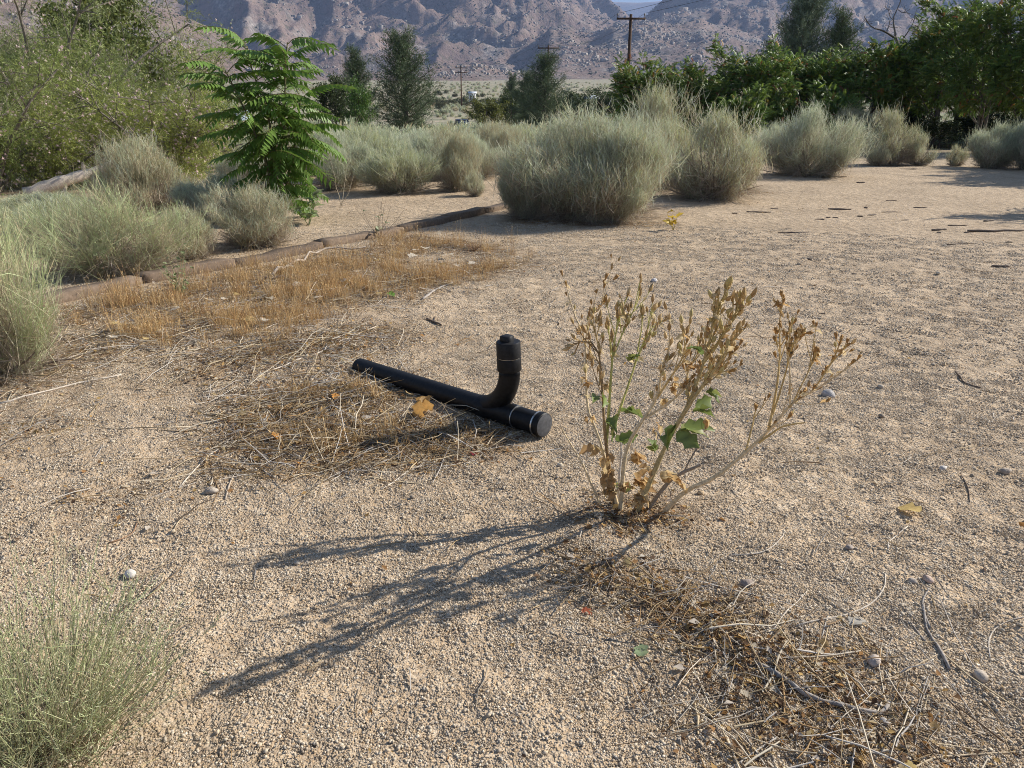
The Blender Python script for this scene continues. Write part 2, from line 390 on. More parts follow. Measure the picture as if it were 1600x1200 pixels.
# ---------------------------------------------------------------- mountains, far ridge
def azel(px, py):
    d = ray(px, py); return math.atan2(d[0], d[1]), math.atan2(d[2], math.hypot(d[0], d[1]))
def profile(pts):
    q = sorted(azel(*p) for p in pts); return np.array([a for a, e in q]), np.array([e for a, e in q])
RIDGES = [  # skyline or crest as seen, crest distance, foot distance, roughness
    (profile([(-900, -260), (-200, -330), (300, -300), (600, -260), (800, -130), (880, -45), (925, 0), (955, 20), (985, 42), (1010, 62), (1040, 95), (1100, 120), (1300, 150)]), 4300, 1900, 1.0),
    (profile([(880, 120), (940, 90), (985, 58), (1010, 38), (1035, 16), (1062, -2), (1120, -40), (1220, -75), (1330, -55), (1420, -25), (1480, 2), (1500, 9), (1540, -6), (1700, -40), (2300, -160)]), 4000, 1900, .95),
    (profile([(780, 150), (830, 85), (856, 52), (880, 45), (920, 58), (960, 48), (1000, 38), (1050, 46), (1100, 34), (1150, 44), (1210, 70), (1300, 80), (1400, 95), (1600, 70), (2200, 20)]), 2500, 1450, .8),
    (profile([(-800, -200), (0, -100), (130, -50), (200, -14), (260, 12), (320, 42), (380, 74), (450, 106), (520, 128), (600, 150)]), 1500, 820, .7),
    (profile([(420, 150), (520, 120), (600, 112), (690, 104), (740, 99), (790, 112), (860, 124), (920, 140)]), 1650, 1150, .5),
]
def mtn(az, r):
    x, y = r * np.sin(az), r * np.cos(az)
    base = Z(x, y) - 12
    zl = base + 6; best = base.copy(); lay = np.zeros_like(r)
    wx = x + 260 * (fbm(x / 700, y / 700, 3, 51) - .5) * 2; wy = y + 260 * (fbm(x / 700, y / 700, 3, 61) - .5) * 2
    big = ridged(wx / 1150, wy / 1150, 4, 70); fine = ridged(wx / 260, wy / 260, 5, 80); rough = fbm(x / 45, y / 45, 4, 90)
    for k, ((pa, pe), rc, rf, amp) in enumerate(RIDGES):
        hc = rc * np.tan(np.interp(az, pa, pe)) + CAMH
        hc = hc + rc * .0045 * (fbm(az * 90 + k * 7, az * 0 + k, 4, 95 + k) - .5)
        wd = rc - rf; d = (rc - r) / wd
        crest = np.clip(np.minimum(1, 8 * np.abs(d)), 0, 1)
        dd = np.where(d > 0, d, -d * .55)
        dd = dd - crest * amp * ((big - .5) * .80 + (fine - .5) * .26) * np.clip(1.25 - dd, 0, 1)
        f = np.clip(1 - dd, 0, 1.02) ** 1.25
        f = np.where((d > 0), np.minimum(f, 1 - .25 * d.clip(0, 1)), f)
        zf = zl
        h = zf + (hc - zf) * f + (rough - .5) * crest * amp * np.clip(hc / 18, 6, 34) * np.clip(f * 3, 0, 1)
        h = np.where(hc > zf, h, base); up = h > best; best = np.where(up, h, best); lay = np.where(up, k, lay)
    return best, lay
def build_mountains():
    az = np.linspace(rad(-44), rad(44), 660); r = np.concatenate([np.geomspace(780, 4400, 240), np.geomspace(4400, 6500, 14)[1:]])
    A, Rr = np.meshgrid(az, r, indexing='xy'); h, lay = mtn(A, Rr)
    n, m = A.shape; V = np.stack([Rr * np.sin(A), Rr * np.cos(A), h], 2).reshape(-1, 3)
    i, j = np.meshgrid(np.arange(n - 1), np.arange(m - 1), indexing='ij'); b = (i * m + j).ravel()
    Q = np.stack([b, b + 1, b + m + 1, b + m], 1)
    Zq = V[:, 2][Q].max(1) - (Z(V[:, 0], V[:, 1])[Q].min(1)); Q = Q[Zq > -8]
    me = mesh('mountains', V, Q, smooth=False)
    mm, nn, l, bs = mat_new('mountain_rock'); tc = nn.new('ShaderNodeTexCoord')
    def noi(s, d, typ='N'):
        v = nn.new('ShaderNodeTexNoise' if typ == 'N' else 'ShaderNodeTexVoronoi'); v.inputs['Scale'].default_value = s
        if typ == 'N': v.inputs['Detail'].default_value = d; v.inputs['Roughness'].default_value = .65
        l.new(tc.outputs['Object'], v.inputs['Vector']); return v
    def ramp(src, st):
        c = nn.new('ShaderNodeValToRGB'); e = c.color_ramp.elements
        while len(e) < len(st): e.new(.5)
        for k, (p, q) in enumerate(st): e[k].position = p; e[k].color = q + (1,)
        l.new(src, c.inputs[0]); return c.outputs[0]
    def mix(f, a_, b_):
        x_ = nn.new('ShaderNodeMix'); x_.data_type = 'RGBA'; l.new(f, x_.inputs[0]); l.new(a_, x_.inputs[6])
        if isinstance(b_, tuple): x_.inputs[7].default_value = b_
        else: l.new(b_, x_.inputs[7])
        return x_.outputs[2]
    soil = ramp(noi(.004, 6).outputs[0], [(.3, (.185, .135, .115)), (.5, (.24, .175, .145)), (.7, (.31, .225, .175))])
    rockm = ramp(noi(.009, 10).outputs[0], [(.50, (0, 0, 0)), (.66, (.8, .8, .8))])
    rockc = ramp(noi(.09, 6).outputs[0], [(.35, (.13, .12, .11)), (.55, (.30, .27, .245)), (.7, (.54, .50, .45))])
    c = mix(rockm, soil, rockc)
    shr = ramp(noi(.05, 5).outputs[0], [(.52, (0, 0, 0)), (.66, (.7, .7, .7))]); c = mix(shr, c, (.095, .095, .06, 1))
    l.new(c, bs.inputs['Base Color']); bs.inputs['Roughness'].default_value = .95; bs.inputs['Specular IOR Level'].default_value = .1
    bp = nn.new('ShaderNodeBump'); bp.inputs['Distance'].default_value = 9; l.new(noi(.06, 8).outputs[0], bp.inputs['Height']); l.new(bp.outputs[0], bs.inputs['Normal'])
    tag(obj('mountains', me, mm), kind='structure')
    # boulders and dark brush on the slopes
    N = 110000; a = uni(rad(-40), rad(40), N); rr = np.sqrt(uni(950 ** 2, 4300 ** 2, N)); h, lay = mtn(a, rr); x, y = rr * np.sin(a), rr * np.cos(a)
    up = h - Z(x, y)
    w = fbm(x / 160, y / 160, 4, 130)
    k = (up > 4) & (R.random(N) < np.clip((w - .49) * 6, .012, 1) * np.interp(rr, [1000, 2400, 3000, 4300], [1, 1, .55, .4])); xb, yb, hb, rb = x[k], y[k], h[k], rr[k]
    var = []
    for q in range(4):
        V, T = ICO2; f = 1 + .55 * (vnoise(V[:, 0] * 2.3 + q * 5, V[:, 1] * 2.3 + V[:, 2] * 1.9, q) - .5) * 2; P = np.clip(V * f[:, None], -.8, .72) * np.array([1, .8, .9])
        var.append(mesh('boulder', P, T, pick([(.36, .32, .28), (.28, .24, .21), (.48, .43, .38)], 1, .05)))
    s = R.lognormal(math.log(2.6), .5, len(xb)).clip(1.2, 11) * (rb / 2300) ** .7
    gn_scatter('boulders', np.stack([xb, yb, hb + s * .15], 1), uni(0, 6.28, len(xb)), np.stack([s, s, s * uni(.7, 1.2, len(s))], 1), var, M_BOULDER, 'pale granite boulders strewn over the mountain slopes', 'boulders')
    k = (up > 2) & (R.random(N) < .5 * np.clip((fbm(x / 300, y / 300, 3, 140) - .35) * 3, .05, 1)); xb, yb, hb, rb = x[k], y[k], h[k], rr[k]
    V, T = ICO1; var = [mesh('brush', V * (1 + .3 * R.normal(0, 1, (len(V), 1)).clip(-1, 1)), T, c) for c in ((.085, .085, .055), (.12, .115, .08), (.06, .07, .045))]
    s = uni(1.1, 3.0, len(xb)) * (rb / 2300) ** .6
    gn_scatter('mountain_brush', np.stack([xb, yb, hb + s * .3], 1), uni(0, 6.28, len(xb)), np.stack([s, s, s * .75], 1), var, M_NEEDLE, 'dark scattered brush dotting the mountain slopes', 'brush')
    # farthest ridge in the notch
    (pa, pe) = profile([(-200, 60), (700, 40), (900, 16), (930, 9), (955, 7), (1000, 8), (1040, 5), (1090, 2), (1300, 12), (1480, 16), (1600, 14), (1900, 40)])
    az = np.linspace(rad(-30), rad(42), 260); r = np.linspace(8200, 10500, 40); A, Rr = np.meshgrid(az, r)
    d = np.abs(Rr - 9600) / 1500; hc = 9600 * np.tan(np.interp(A, pa, pe))
    h = hc * np.clip(1 - d, 0, 1) ** 1.1 + 160 * (ridged(Rr * np.sin(A) / 900, Rr / 900, 4, 150) - .6) * np.clip(d * 4, 0, 1) * (d < .95) + 40
    n, m = A.shape; V = np.stack([Rr * np.sin(A), Rr * np.cos(A), h], 2).reshape(-1, 3); i, j = np.meshgrid(np.arange(n - 1), np.arange(m - 1), indexing='ij'); b = (i * m + j).ravel()
    tag(obj('far_ridge', mesh('far_ridge', V, np.stack([b, b + 1, b + m + 1, b + m], 1), smooth=True), mm), kind='structure')
build_mountains()

# haze: one closed box of thin air round camera, ground and mountains
hb = 15000.0
V = np.array([[sx * hb, sy * hb, z] for z in (-9, 2600) for sy in (-1, 1) for sx in (-1, 1)], float)
hz = obj('haze', mesh('haze', V, np.array([[0, 2, 3, 1], [4, 5, 7, 6], [0, 1, 5, 4], [2, 6, 7, 3], [0, 4, 6, 2], [1, 3, 7, 5]])), None)
m = bpy.data.materials.new('haze_air'); m.use_nodes = True; m.node_tree.nodes.clear()
pv = m.node_tree.nodes.new('ShaderNodeVolumePrincipled'); mo = m.node_tree.nodes.new('ShaderNodeOutputMaterial')
pv.inputs['Color'].default_value = (.40, .58, 1, 1); pv.inputs['Density'].default_value = 1.0e-4; pv.inputs['Anisotropy'].default_value = .1
m.node_tree.links.new(pv.outputs[0], mo.inputs['Volume']); hz.data.materials.append(m)
tag(hz, 'thin bluish air between the ground and the mountains', 'haze', kind='stuff')

# ---------------------------------------------------------------- rabbitbrush and other shrubs
GG = [(.50, .56, .38), (.58, .63, .47), (.44, .50, .33), (.68, .70, .55), (.54, .57, .38), (.60, .58, .40)]
GY = [(.47, .49, .24), (.43, .46, .22), (.52, .50, .28)]
GT = [(.52, .45, .28), (.47, .40, .25), (.56, .50, .34), (.45, .45, .27)]
TW = [(.34, .27, .20), (.42, .34, .26), (.26, .205, .16), (.50, .42, .33), (.38, .32, .20)]
def bush_meshes(seed, n=7000, H=1.4, rx=.95, ry=.85, pal=GG, width=.0042, dead=1500, upright=.55, lump=.32, L=.34, leafy=0, core=.3):
    global R
    keep, R = R, np.random.default_rng(seed)
    nl = 16; ld = rdir(nl, .0, 1.0); ld[0] = (0, 0, 1); lr = uni(.20, .46, nl); lc = ld * (1 - lr)[:, None] * uni(.70, 1.16, nl)[:, None] * (1 + lump * R.normal(0, .25, nl))[:, None]
    w_ = lr ** 2; q_ = R.choice(nl, n, p=w_ / w_.sum()); d0 = norm(rdir(n) + ld[q_] * .75 + np.array([0, 0, .25]))
    depth = 1 - core * R.random(n) ** 1.5; u_ = lc[q_] + d0 * (lr[q_] * depth * (1 + .09 * R.normal(0, 1, n)))[:, None]
    k_ = R.random(n) < .12; dd_ = rdir(n, -.05, 1); u_ = np.where(k_[:, None], dd_ * (.80 * depth)[:, None], u_)
    k2 = R.random(n) < .16; u_ = np.where(k2[:, None], u_ * (1 + .22 * R.random((n, 1)) ** 1.5), u_)
    vz = (.36 + .64 * np.clip(u_[:, 2] / .48, 0, 1) ** .75)[:, None]; u_ = u_ * np.where(np.arange(3) < 2, vz, 1)
    tip = u_ * np.array([rx, ry, H]); tip[:, 2] = np.maximum(tip[:, 2] + .05 * H, .04); d = norm(u_)
    radial = norm(np.where(k_[:, None], dd_, d0) * .6 + d * .6); dr = norm(radial * (1 - upright) + np.array([0, 0, 1.]) * upright * (.4 + .6 * np.clip(d[:, 2:3] + .3, 0, 1)) + .30 * R.normal(0, 1, (n, 3)))
    ln = L * uni(.45, 1.15, n) * np.where(k2, 1.25, 1)
    C = curves(tip - dr * ln[:, None] * .75, dr, ln, 4, uni(-.10, .18, n), .2)
    C[:, :, 2] = np.maximum(C[:, :, 2], .006)
    gap = fbm(u_[:, 0] * 4.2 + u_[:, 2] * 2.3 + seed * 3, u_[:, 1] * 4.2 - u_[:, 2] * 2.9, 2, seed + 8) < .40; C = np.where(gap[:, None, None] & (R.random(n) < .8)[:, None, None], C * np.array([.55, .55, .6]), C)
    c = pick(pal, n, .13); patch = fbm(d[:, 0] * 2.4 + seed, d[:, 1] * 2.4 + d[:, 2] * 2, 2, seed + 3)
    tw = pick(TW, n); hz_ = tip[:, 2] / H; low = np.clip(.62 - hz_ * 1.35 + 1.1 * (patch - .5), 0, .92)[:, None]
    c = np.where(R.random((n, 1)) < low, tw * 1.15, c)
    cc = np.stack([tw * .8 + c * .2, tw * .35 + c * .65, c, np.minimum(c * np.array([1.18, 1.18, 1.08]), .8)], 1)
    f = MB(); V, Q, K = ribbons(C, width * uni(.7, 1.4, n), cc, [1, 1, .9, .45]); f.add(V, None, Q, K)
    # side sprigs on the upper half of each stem
    k = R.random(n) < .75; Ck = C[k]; m_ = len(Ck); t = uni(.3, .9, m_)[:, None]
    p = Ck[:, 1] * (1 - t) + Ck[:, 3] * t; dd = norm(Ck[:, 3] - Ck[:, 0] + .5 * ln[k][:, None] * R.normal(0, 1, (m_, 3)))
    V, Q, K = ribbons(curves(p, dd, ln[k] * uni(.25, .5, m_), 3, .1), width * .75, np.repeat(c[k][:, None], 3, 1)); f.add(V, None, Q, K)
    if leafy:
        q = R.integers(0, n, leafy); t = uni(.1, 1, leafy)[:, None]; p = C[q, 1] * (1 - t) + C[q, 3] * t
        V, Q, K = ribbons(curves(p, rdir(leafy, -.2, 1), uni(.015, .04, leafy), 3, -.1), uni(.002, .004, leafy), np.repeat((c[q] * 1.1)[:, None], 3, 1), [.5, 1, .1]); f.add(V, None, Q, K)
    fol = f.build('bush_foliage')
    w = MB(); nb = 46; a = uni(0, 6.283, nb); p = np.stack([np.cos(a), np.sin(a), a * 0], 1) * (uni(.02, .13, nb) * rx)[:, None]
    dq = rdir(nb, .05, .98); e = dq * np.array([rx, ry, H]) * uni(.55, .85, nb)[:, None]
    t = np.linspace(0, 1, 6)[None, :, None]; C2 = p[:, None] * (1 - t) + e[:, None] * t; C2 += np.cumsum(R.normal(0, .014 * H, C2.shape), 1) * t
    C2[:, :, 2] = np.maximum(C2[:, :, 2] * (1 - .25 * (1 - t[..., 0])), -.02)
    V, Q, K = tubes(C2, np.linspace(.012, .004, 6)[None] * uni(.6, 1.3, nb)[:, None], 4, np.repeat(pick(TW, nb)[:, None], 6, 1)); w.add(V, None, Q, K)
    # fine dead twigs low down
    q = R.integers(0, nb, dead); t = uni(.05, .95, dead)[:, None]; p = C2[q, 1] * (1 - t) + C2[q, 4] * t
    dd = norm(norm(p * np.array([1, 1, .25])) * .8 + R.normal(0, .55, (dead, 3)))
    V, Q, K = ribbons(np.maximum(curves(p, dd, uni(.12, .4, dead) * H * .8, 4, uni(-.3, .2, dead), .2), [-9, -9, .004]), width * .9 * uni(.6, 1.3, dead), np.repeat((pick(TW, dead) * 1.15)[:, None], 4, 1)); w.add(V, None, Q, K)
    wood = w.build('bush_wood'); R = keep
    return fol, wood
BV = {
    'grey': bush_meshes(11, 11500, 1.4, 1.0, .9, GG, .0046, 2600, .62, .3, .27),
    'tall': bush_meshes(12, 8500, 1.5, .8, .75, GG + GY + GT, .0046, 2400, .72, .25, .28),
    'tan': bush_meshes(13, 7500, 1.2, .9, .85, GT + GG[:2], .0050, 2600, .6, .4, .26),
    'green': bush_meshes(14, 8000, 1.2, 1.0, .9, GY + GG, .0050, 1600, .5, .45, .34),
    'small': bush_meshes(15, 2600, .6, .45, .42, GG + GT, .0036, 700, .6, .3, .2),
    'main': bush_meshes(16, 28000, 1.6, 1.25, 1.05, GG + GG + GT[:2] + GY[:1], .0042, 6500, .66, .25, .26),
    'wisp': bush_meshes(17, 5200, 1.1, .85, .8, [(.46, .54, .26), (.54, .60, .34), (.50, .50, .30), (.56, .48, .30)], .0034, 2600, .45, .5, .42, 4000),
}
BDIM = {'grey': (1.0, 1.4), 'tall': (.8, 1.5), 'tan': (.9, 1.2), 'green': (1, 1.2), 'small': (.45, .6), 'main': (1.25, 1.6), 'wisp': (.85, 1.1)}
def rabbitbrush(px, py, wpx, hpx, var, label, group=None, name='rabbitbrush', at=None, rz=None):
    g = G(px, py) if at is None else np.array(at + (0,)); g[2] = Z(g[0], g[1]); rx, H = BDIM[var]
    # the base row belongs to the bush's front rim, so its middle stands half a width further back
    hw = wpx * g[1] / FPX / 2
    if at is None: k = 1 + .55 * hw / np.hypot(g[0], g[1]); g[:2] *= k; g[2] = Z(g[0], g[1])
    dep = g[1] * _cp + (CAMH - g[2]) * _sp
    sx, sz = wpx * dep / FPX / 2 / rx / .88, hpx * dep / FPX / H / 1.16
    t = thing(name, label, 'shrub', g, group, uni(0, 6.28) if rz is None else rz, (sx, sx, sz))
    obj('foliage', BV[var][0], M_SAGE, t); obj('wood', BV[var][1], M_TWIG, t)
    return t
BUSHES = [
    (932, 352, 300, 172, 'main', 'huge dome shaped grey green rabbitbrush, the biggest shrub on the gravel'),
    (818, 345, 110, 112, 'grey', 'low silvery rabbitbrush tucked against the left foot of the biggest shrub'),
    (1012, 300, 175, 172, 'tall', 'tall tan topped rabbitbrush rising behind the biggest shrub'),
    (1112, 316, 185, 150, 'tall', 'rounded yellowish rabbitbrush just right of the biggest shrub'),
    (1256, 278, 170, 128, 'grey', 'wide rounded rabbitbrush with a small green weed at its foot'),
    (1386, 256, 92, 95, 'tall', 'upright rabbitbrush in front of the dark grove with pale smaller shrubs at its foot'),
    (1432, 256, 62, 50, 'small', 'pale nearly leafless low shrub beside the upright rabbitbrush'),
    (1372, 257, 44, 34, 'small', 'small tan shrub at the left foot of the upright rabbitbrush'),
    (1493, 256, 36, 34, 'small', 'tiny lone shrub on the open gravel before the grove'),
    (1550, 260, 92, 84, 'grey', 'blue grey shaded rabbitbrush at the edge of the tree shadow'),
    (1610, 262, 90, 104, 'grey', 'blue grey rabbitbrush overlapping its shaded neighbour, cut by the frame'),
    (1325, 228, 80, 66, 'tan', 'dull shrub half hidden behind the wide rounded rabbitbrush under the grove'),
    (1205, 250, 70, 70, 'grey', 'grey shrub filling the gap behind the wide rounded rabbitbrush'),
    (535, 300, 130, 105, 'grey', 'shadowy purple grey shrub next to the sapling at the sandy path'),
    (628, 306, 140, 78, 'green', 'low yellow green shrub spilling over the edge of the sandy path'),
    (716, 300, 96, 92, 'tan', 'tan flushed shrub beside the yellow green one at the sandy path'),
    (742, 307, 44, 40, 'small', 'little grey tuft of shrub on the bare sandy path'),
    (600, 268, 120, 78, 'grey', 'pale sage shrub behind the yellow green one'),
    (690, 266, 120, 74, 'tall', 'pale upright sage shrub behind the tan flushed one'),
    (770, 262, 90, 70, 'tan', 'greyish shrub at the far end of the sandy path'),
    (815, 236, 80, 46, 'green', 'bright sage shrub below the round olive coloured tree'),
    (655, 240, 150, 46, 'grey', 'broad sage shrub below the big dark pine'),
    (560, 236, 110, 44, 'green', 'sage shrub below the slim dark pine'),
    (740, 228, 120, 36, 'tall', 'sage shrub hiding the lower half of the parked car'),
    (470, 260, 110, 80, 'tan', 'sage shrub seen just right of the sapling crown'),
    (345, 262, 110, 76, 'grey', 'pale sage shrub behind the left side of the sapling'),
    (395, 300, 100, 86, 'grey', 'sage shrub directly behind the sapling stem'),
    (236, 338, 172, 118, 'tan', 'rounded grey rabbitbrush in front of the fallen pale log'),
    (180, 440, 270, 145, 'wisp', 'sprawling green wisped shrub behind the brown edging'),
    (405, 392, 165, 96, 'tan', 'dry tan shrub at the foot of the sapling by the edging'),
    (300, 408, 130, 80, 'tan', 'low tan shrub between the sprawling shrub and the sapling'),
    (60, 345, 190, 40, 'green', 'yellow green shrub below the pale log'),
    (105, 395, 200, 88, 'green', 'loose yellowish shrub between the big loose shrub and the sprawling green one'),
    (345, 350, 150, 90, 'grey', 'grey shrub filling the space behind the dry tan shrub and the low tan one'),
    (505, 275, 120, 84, 'grey', 'pale sage shrub between the sapling and the shadowy purple grey shrub'),
    (575, 285, 130, 88, 'green', 'sage shrub wedged behind the shadowy purple grey one and the yellow green one'),
    (660, 285, 130, 86, 'grey', 'full silvery sage shrub rising behind the yellow green one and the tan flushed one'),
    (735, 282, 120, 84, 'grey', 'silvery sage shrub rising behind the tan flushed one'),
    (790, 272, 70, 70, 'tan', 'sage shrub next to the silvery low shrub at the path end'),
    (5, 600, 290, 320, 'wisp', 'big loose green shrub with long stems at the left end of the edging'),
]
for b in BUSHES: rabbitbrush(*b)

# ---------------------------------------------------------------- broadleaf grove (compound leaves)
def frond(pairs=11, L=1.0, leaf=.19, droop=.35, fold=True, seed=0, wide=.30):
    rg = np.random.default_rng(seed); V, T, k = [], [], 0
    def rach(t): return np.array([L * t, 0, .10 * L * math.sin(t * 2.2) - droop * L * t * t])
    for q in range(pairs):
        t = .22 + .75 * q / (pairs - 1); p = rach(t); ll = leaf * (1 - .45 * abs(t - .5)) * rg.uniform(.85, 1.1)
        for s in (-1, 1):
            d = np.array([.42 + .25 * rg.normal() * .3, s * 1.0, -.62 - .35 * rg.random()]); d /= np.linalg.norm(d)
            w = np.cross(d, [0, 0, 1.]); w /= np.linalg.norm(w); up = np.cross(w, d)
            a, bm, tp = p, p + d * ll * .38, p + d * ll + np.array([0, 0, -.18 * ll])
            if fold:
                V += [a, bm + w * ll * wide * .5 + up * ll * .05, bm - w * ll * wide * .5 + up * ll * .05, bm, tp]
                T += [[k, k + 1, k + 3], [k, k + 3, k + 2], [k + 1, k + 4, k + 3], [k + 3, k + 4, k + 2]]; k += 5
            else:
                V += [a, bm + w * ll * wide * .5, tp, bm - w * ll * wide * .5]; T += [[k, k + 1, k + 2], [k, k + 2, k + 3]]; k += 4
    tip = rach(1.0); nleaf = k
    pts = np.array([rach(t) for t in np.linspace(0, .98, 6)]); Vt, Qt, _ = tubes(pts[None], np.linspace(.010, .004, 6)[None] * L, 3)
    T2 = np.vstack([Qt[:, [0, 1, 2]], Qt[:, [0, 2, 3]]]) + k
    return np.vstack([np.array(V), Vt]), np.vstack([np.array(T), T2]), nleaf
def limb_tree(seed, H, spread, ntrunk=1, nl1=9, nl2=6, r0=.12, fork=.28, lean=.12):
    """tapered trunk with limbs; returns tubes and the ends of the twigs"""
    rg = np.random.default_rng(seed); segs, ends = [], []
    for q in range(ntrunk):
        a0 = rg.uniform(0, 6.28); top = np.array([math.cos(a0) * lean * H, math.sin(a0) * lean * H, H * rg.uniform(.8, .95)])
        b0 = np.array([math.cos(a0), math.sin(a0), 0]) * (.05 + .22 * (ntrunk > 1)) * min(1, H / 4)
        t = np.linspace(0, 1, 8)[:, None]; tr = b0 * (1 - t) + top * t + np.cumsum(rg.normal(0, .018 * H, (8, 3)), 0) * t; tr[0, 2] = -.08
        rt = np.linspace(r0, r0 * .22, 8) * (1 if ntrunk == 1 else rg.uniform(.5, .9)); segs.append((tr, rt))
        for i in range(nl1):
            u = fork + (1 - fork) * (i + rg.random() * .8) / nl1; p = np.array([np.interp(u, t[:, 0], tr[:, k]) for k in range(3)])
            a = a0 + i * 2.4 + rg.normal(0, .4); el = rg.uniform(.15, .9); Ln = spread * (1.1 - .55 * u) * rg.uniform(.7, 1.2)
            d = np.array([math.cos(a) * math.cos(el), math.sin(a) * math.cos(el), math.sin(el)])
            tt = np.linspace(0, 1, 6)[:, None]; lb = p + d * Ln * tt + np.array([0, 0, .18 * Ln]) * tt * tt + np.cumsum(rg.normal(0, .025 * Ln, (6, 3)), 0) * tt
            rl = np.linspace(np.interp(u, t[:, 0], rt) * .6, .012, 6); segs.append((lb, rl))
            for j in range(nl2):
                v = .3 + .7 * (j + rg.random()) / nl2; p2 = np.array([np.interp(v, tt[:, 0], lb[:, k]) for k in range(3)])
                d2 = d + rg.normal(0, .6, 3) + np.array([0, 0, .15]); d2 /= np.linalg.norm(d2); L2 = Ln * rg.uniform(.25, .5)
                tw = p2 + d2 * L2 * np.linspace(0, 1, 4)[:, None]; segs.append((tw, np.linspace(.012, .004, 4))); ends += [tw[3], tw[2], tw[1]]
            ends.append(lb[-1])
        ends.append(tr[-1])
    return segs, np.array(ends)
def segs_mesh(segs, col, name, m=6):
    mb = MB()
    for c, r in segs:
        V, Q, K = tubes(c[None], np.asarray(r)[None], m, pick([col], 1, .1)); mb.add(V, None, Q, K)
    return mb.build(name, True)
GROVE = [(.115, .19, .036), (.15, .235, .045), (.09, .155, .032), (.20, .27, .05), (.17, .215, .04)]
def grove_variant(seed, H, spread, nf, pal, ntrunk=2, warm=.06):
    segs, ends = limb_tree(seed, H, spread, ntrunk, 9, 6, .13, .18)
    V, T, nl = frond(6, 1, .36, .35, False, seed, .46)
    q = R.integers(0, len(ends), nf); pos = ends[q] + R.normal(0, .16, (nf, 3)); ctr = np.array([0, 0, H * .5])
    d = norm(norm(pos - ctr) * .7 + R.normal(0, .5, (nf, 3)) + np.array([0, 0, .12]))
    c = pick(pal, nf, .18); wm = R.random(nf) < warm; c[wm] = pick([(.30, .16, .04), (.32, .24, .05), (.20, .07, .03)], wm.sum())
    P, F, C = scatter(V, T, frames(d, R.normal(0, .4, nf)), pos, uni(.20, .38, nf), c)
    k = P[:, 2] < .15; P[k, 2] = .15
    return segs_mesh(segs, (.16, .14, .12), 'grove_wood'), mesh('grove_crown', P, F, C)
GV = [grove_variant(31, 4.6, 2.3, 3700, GROVE, 3), grove_variant(32, 3.2, 1.9, 2900, GROVE, 4, .10), grove_variant(33, 6.6, 2.9, 5200, GROVE, 3, .03), grove_variant(34, 2.2, 1.2, 1800, GROVE[1:4] + [(.12, .19, .035)], 2, .02)]
def crown_top(me):
    a = np.empty(len(me.vertices) * 3, np.float32); me.vertices.foreach_get('co', a); return float(np.percentile(a[2::3], 99.5))
GH = [crown_top(m_[1]) for m_ in GV]
def tree_at(px, Y, toppx, var, label, name='broadleaf_tree', group=None, wide=1.0, x=None):
    X = PY(px, 200, Y)[0] if x is None else x; z = Z(X, Y); top = CAMH - (toppx - HORIZ) / FPX * Y * 1.0
    top = PY(px, toppx, Y)[2]; s = (top - z) / GH[var]
    t = thing(name, label, 'tree', (X, Y, z), group, uni(0, 6.28), (s * wide, s * wide, s))
    obj('trunk', GV[var][0], M_BARK, t); obj('crown', GV[var][1], M_LEAF, t); return t
for a in [
    (1008, 40, 92, 1, 'small broadleaf tree at the near end of the grove, below the tallest power pole'),
    (1085, 38, 98, 1, 'rounded dark green tree, second of the grove from the power pole'),
    (1180, 37, 70, 0, 'taller broadleaf tree with rusty tips, third of the grove from the power pole'),
    (1150, 33, 135, 3, 'bright green young tree standing before the grove above a dark stump'),
    (1265, 38, 72, 0, 'wide leafy tree standing just below the dark pine top'),
    (1345, 37, 60, 0, 'leafy grove tree beneath the bare dead branches'),
    (1466, 36, 0, 2, 'tall dark grove tree reaching into the bare dead branches'),
    (1540, 33, -25, 2, 'tallest grove tree with a long bare grey trunk'),
    (1640, 31, -45, 2, 'tall grove tree at the sunny end, cut by the frame'),
    (1400, 42, 70, 0, 'shaded grove tree filling the gap behind the tall dark one'),
    (1500, 40, 40, 0, 'shaded grove tree standing behind the long bare trunk'),
    (1225, 44, 95, 1, 'low grove tree behind the wide leafy one'),
    (1600, 38, 60, 0, 'shaded grove tree behind the sunny end of the grove'),
    (1305, 34, 128, 3, 'low bushy tree under the wide leafy one, behind rabbitbrush'),
]: tree_at(*a, group='trees of the dark grove')
# trees standing beyond the right edge of the view; their shade reaches the gravel
for X, Y, tp, v in [(16.3, 20.9, -5, 2), (18.2, 22.8, -20, 2), (21, 21.5, -25, 2), (24, 24, -25, 2), (11.0, 12.0, 45, 0), (14.9, 18.9, 20, 0)]:
    tree_at(0, Y, tp, v, 'grove tree beyond the open gravel, known by its shadow on the ground', group='grove trees casting the shade', x=X)

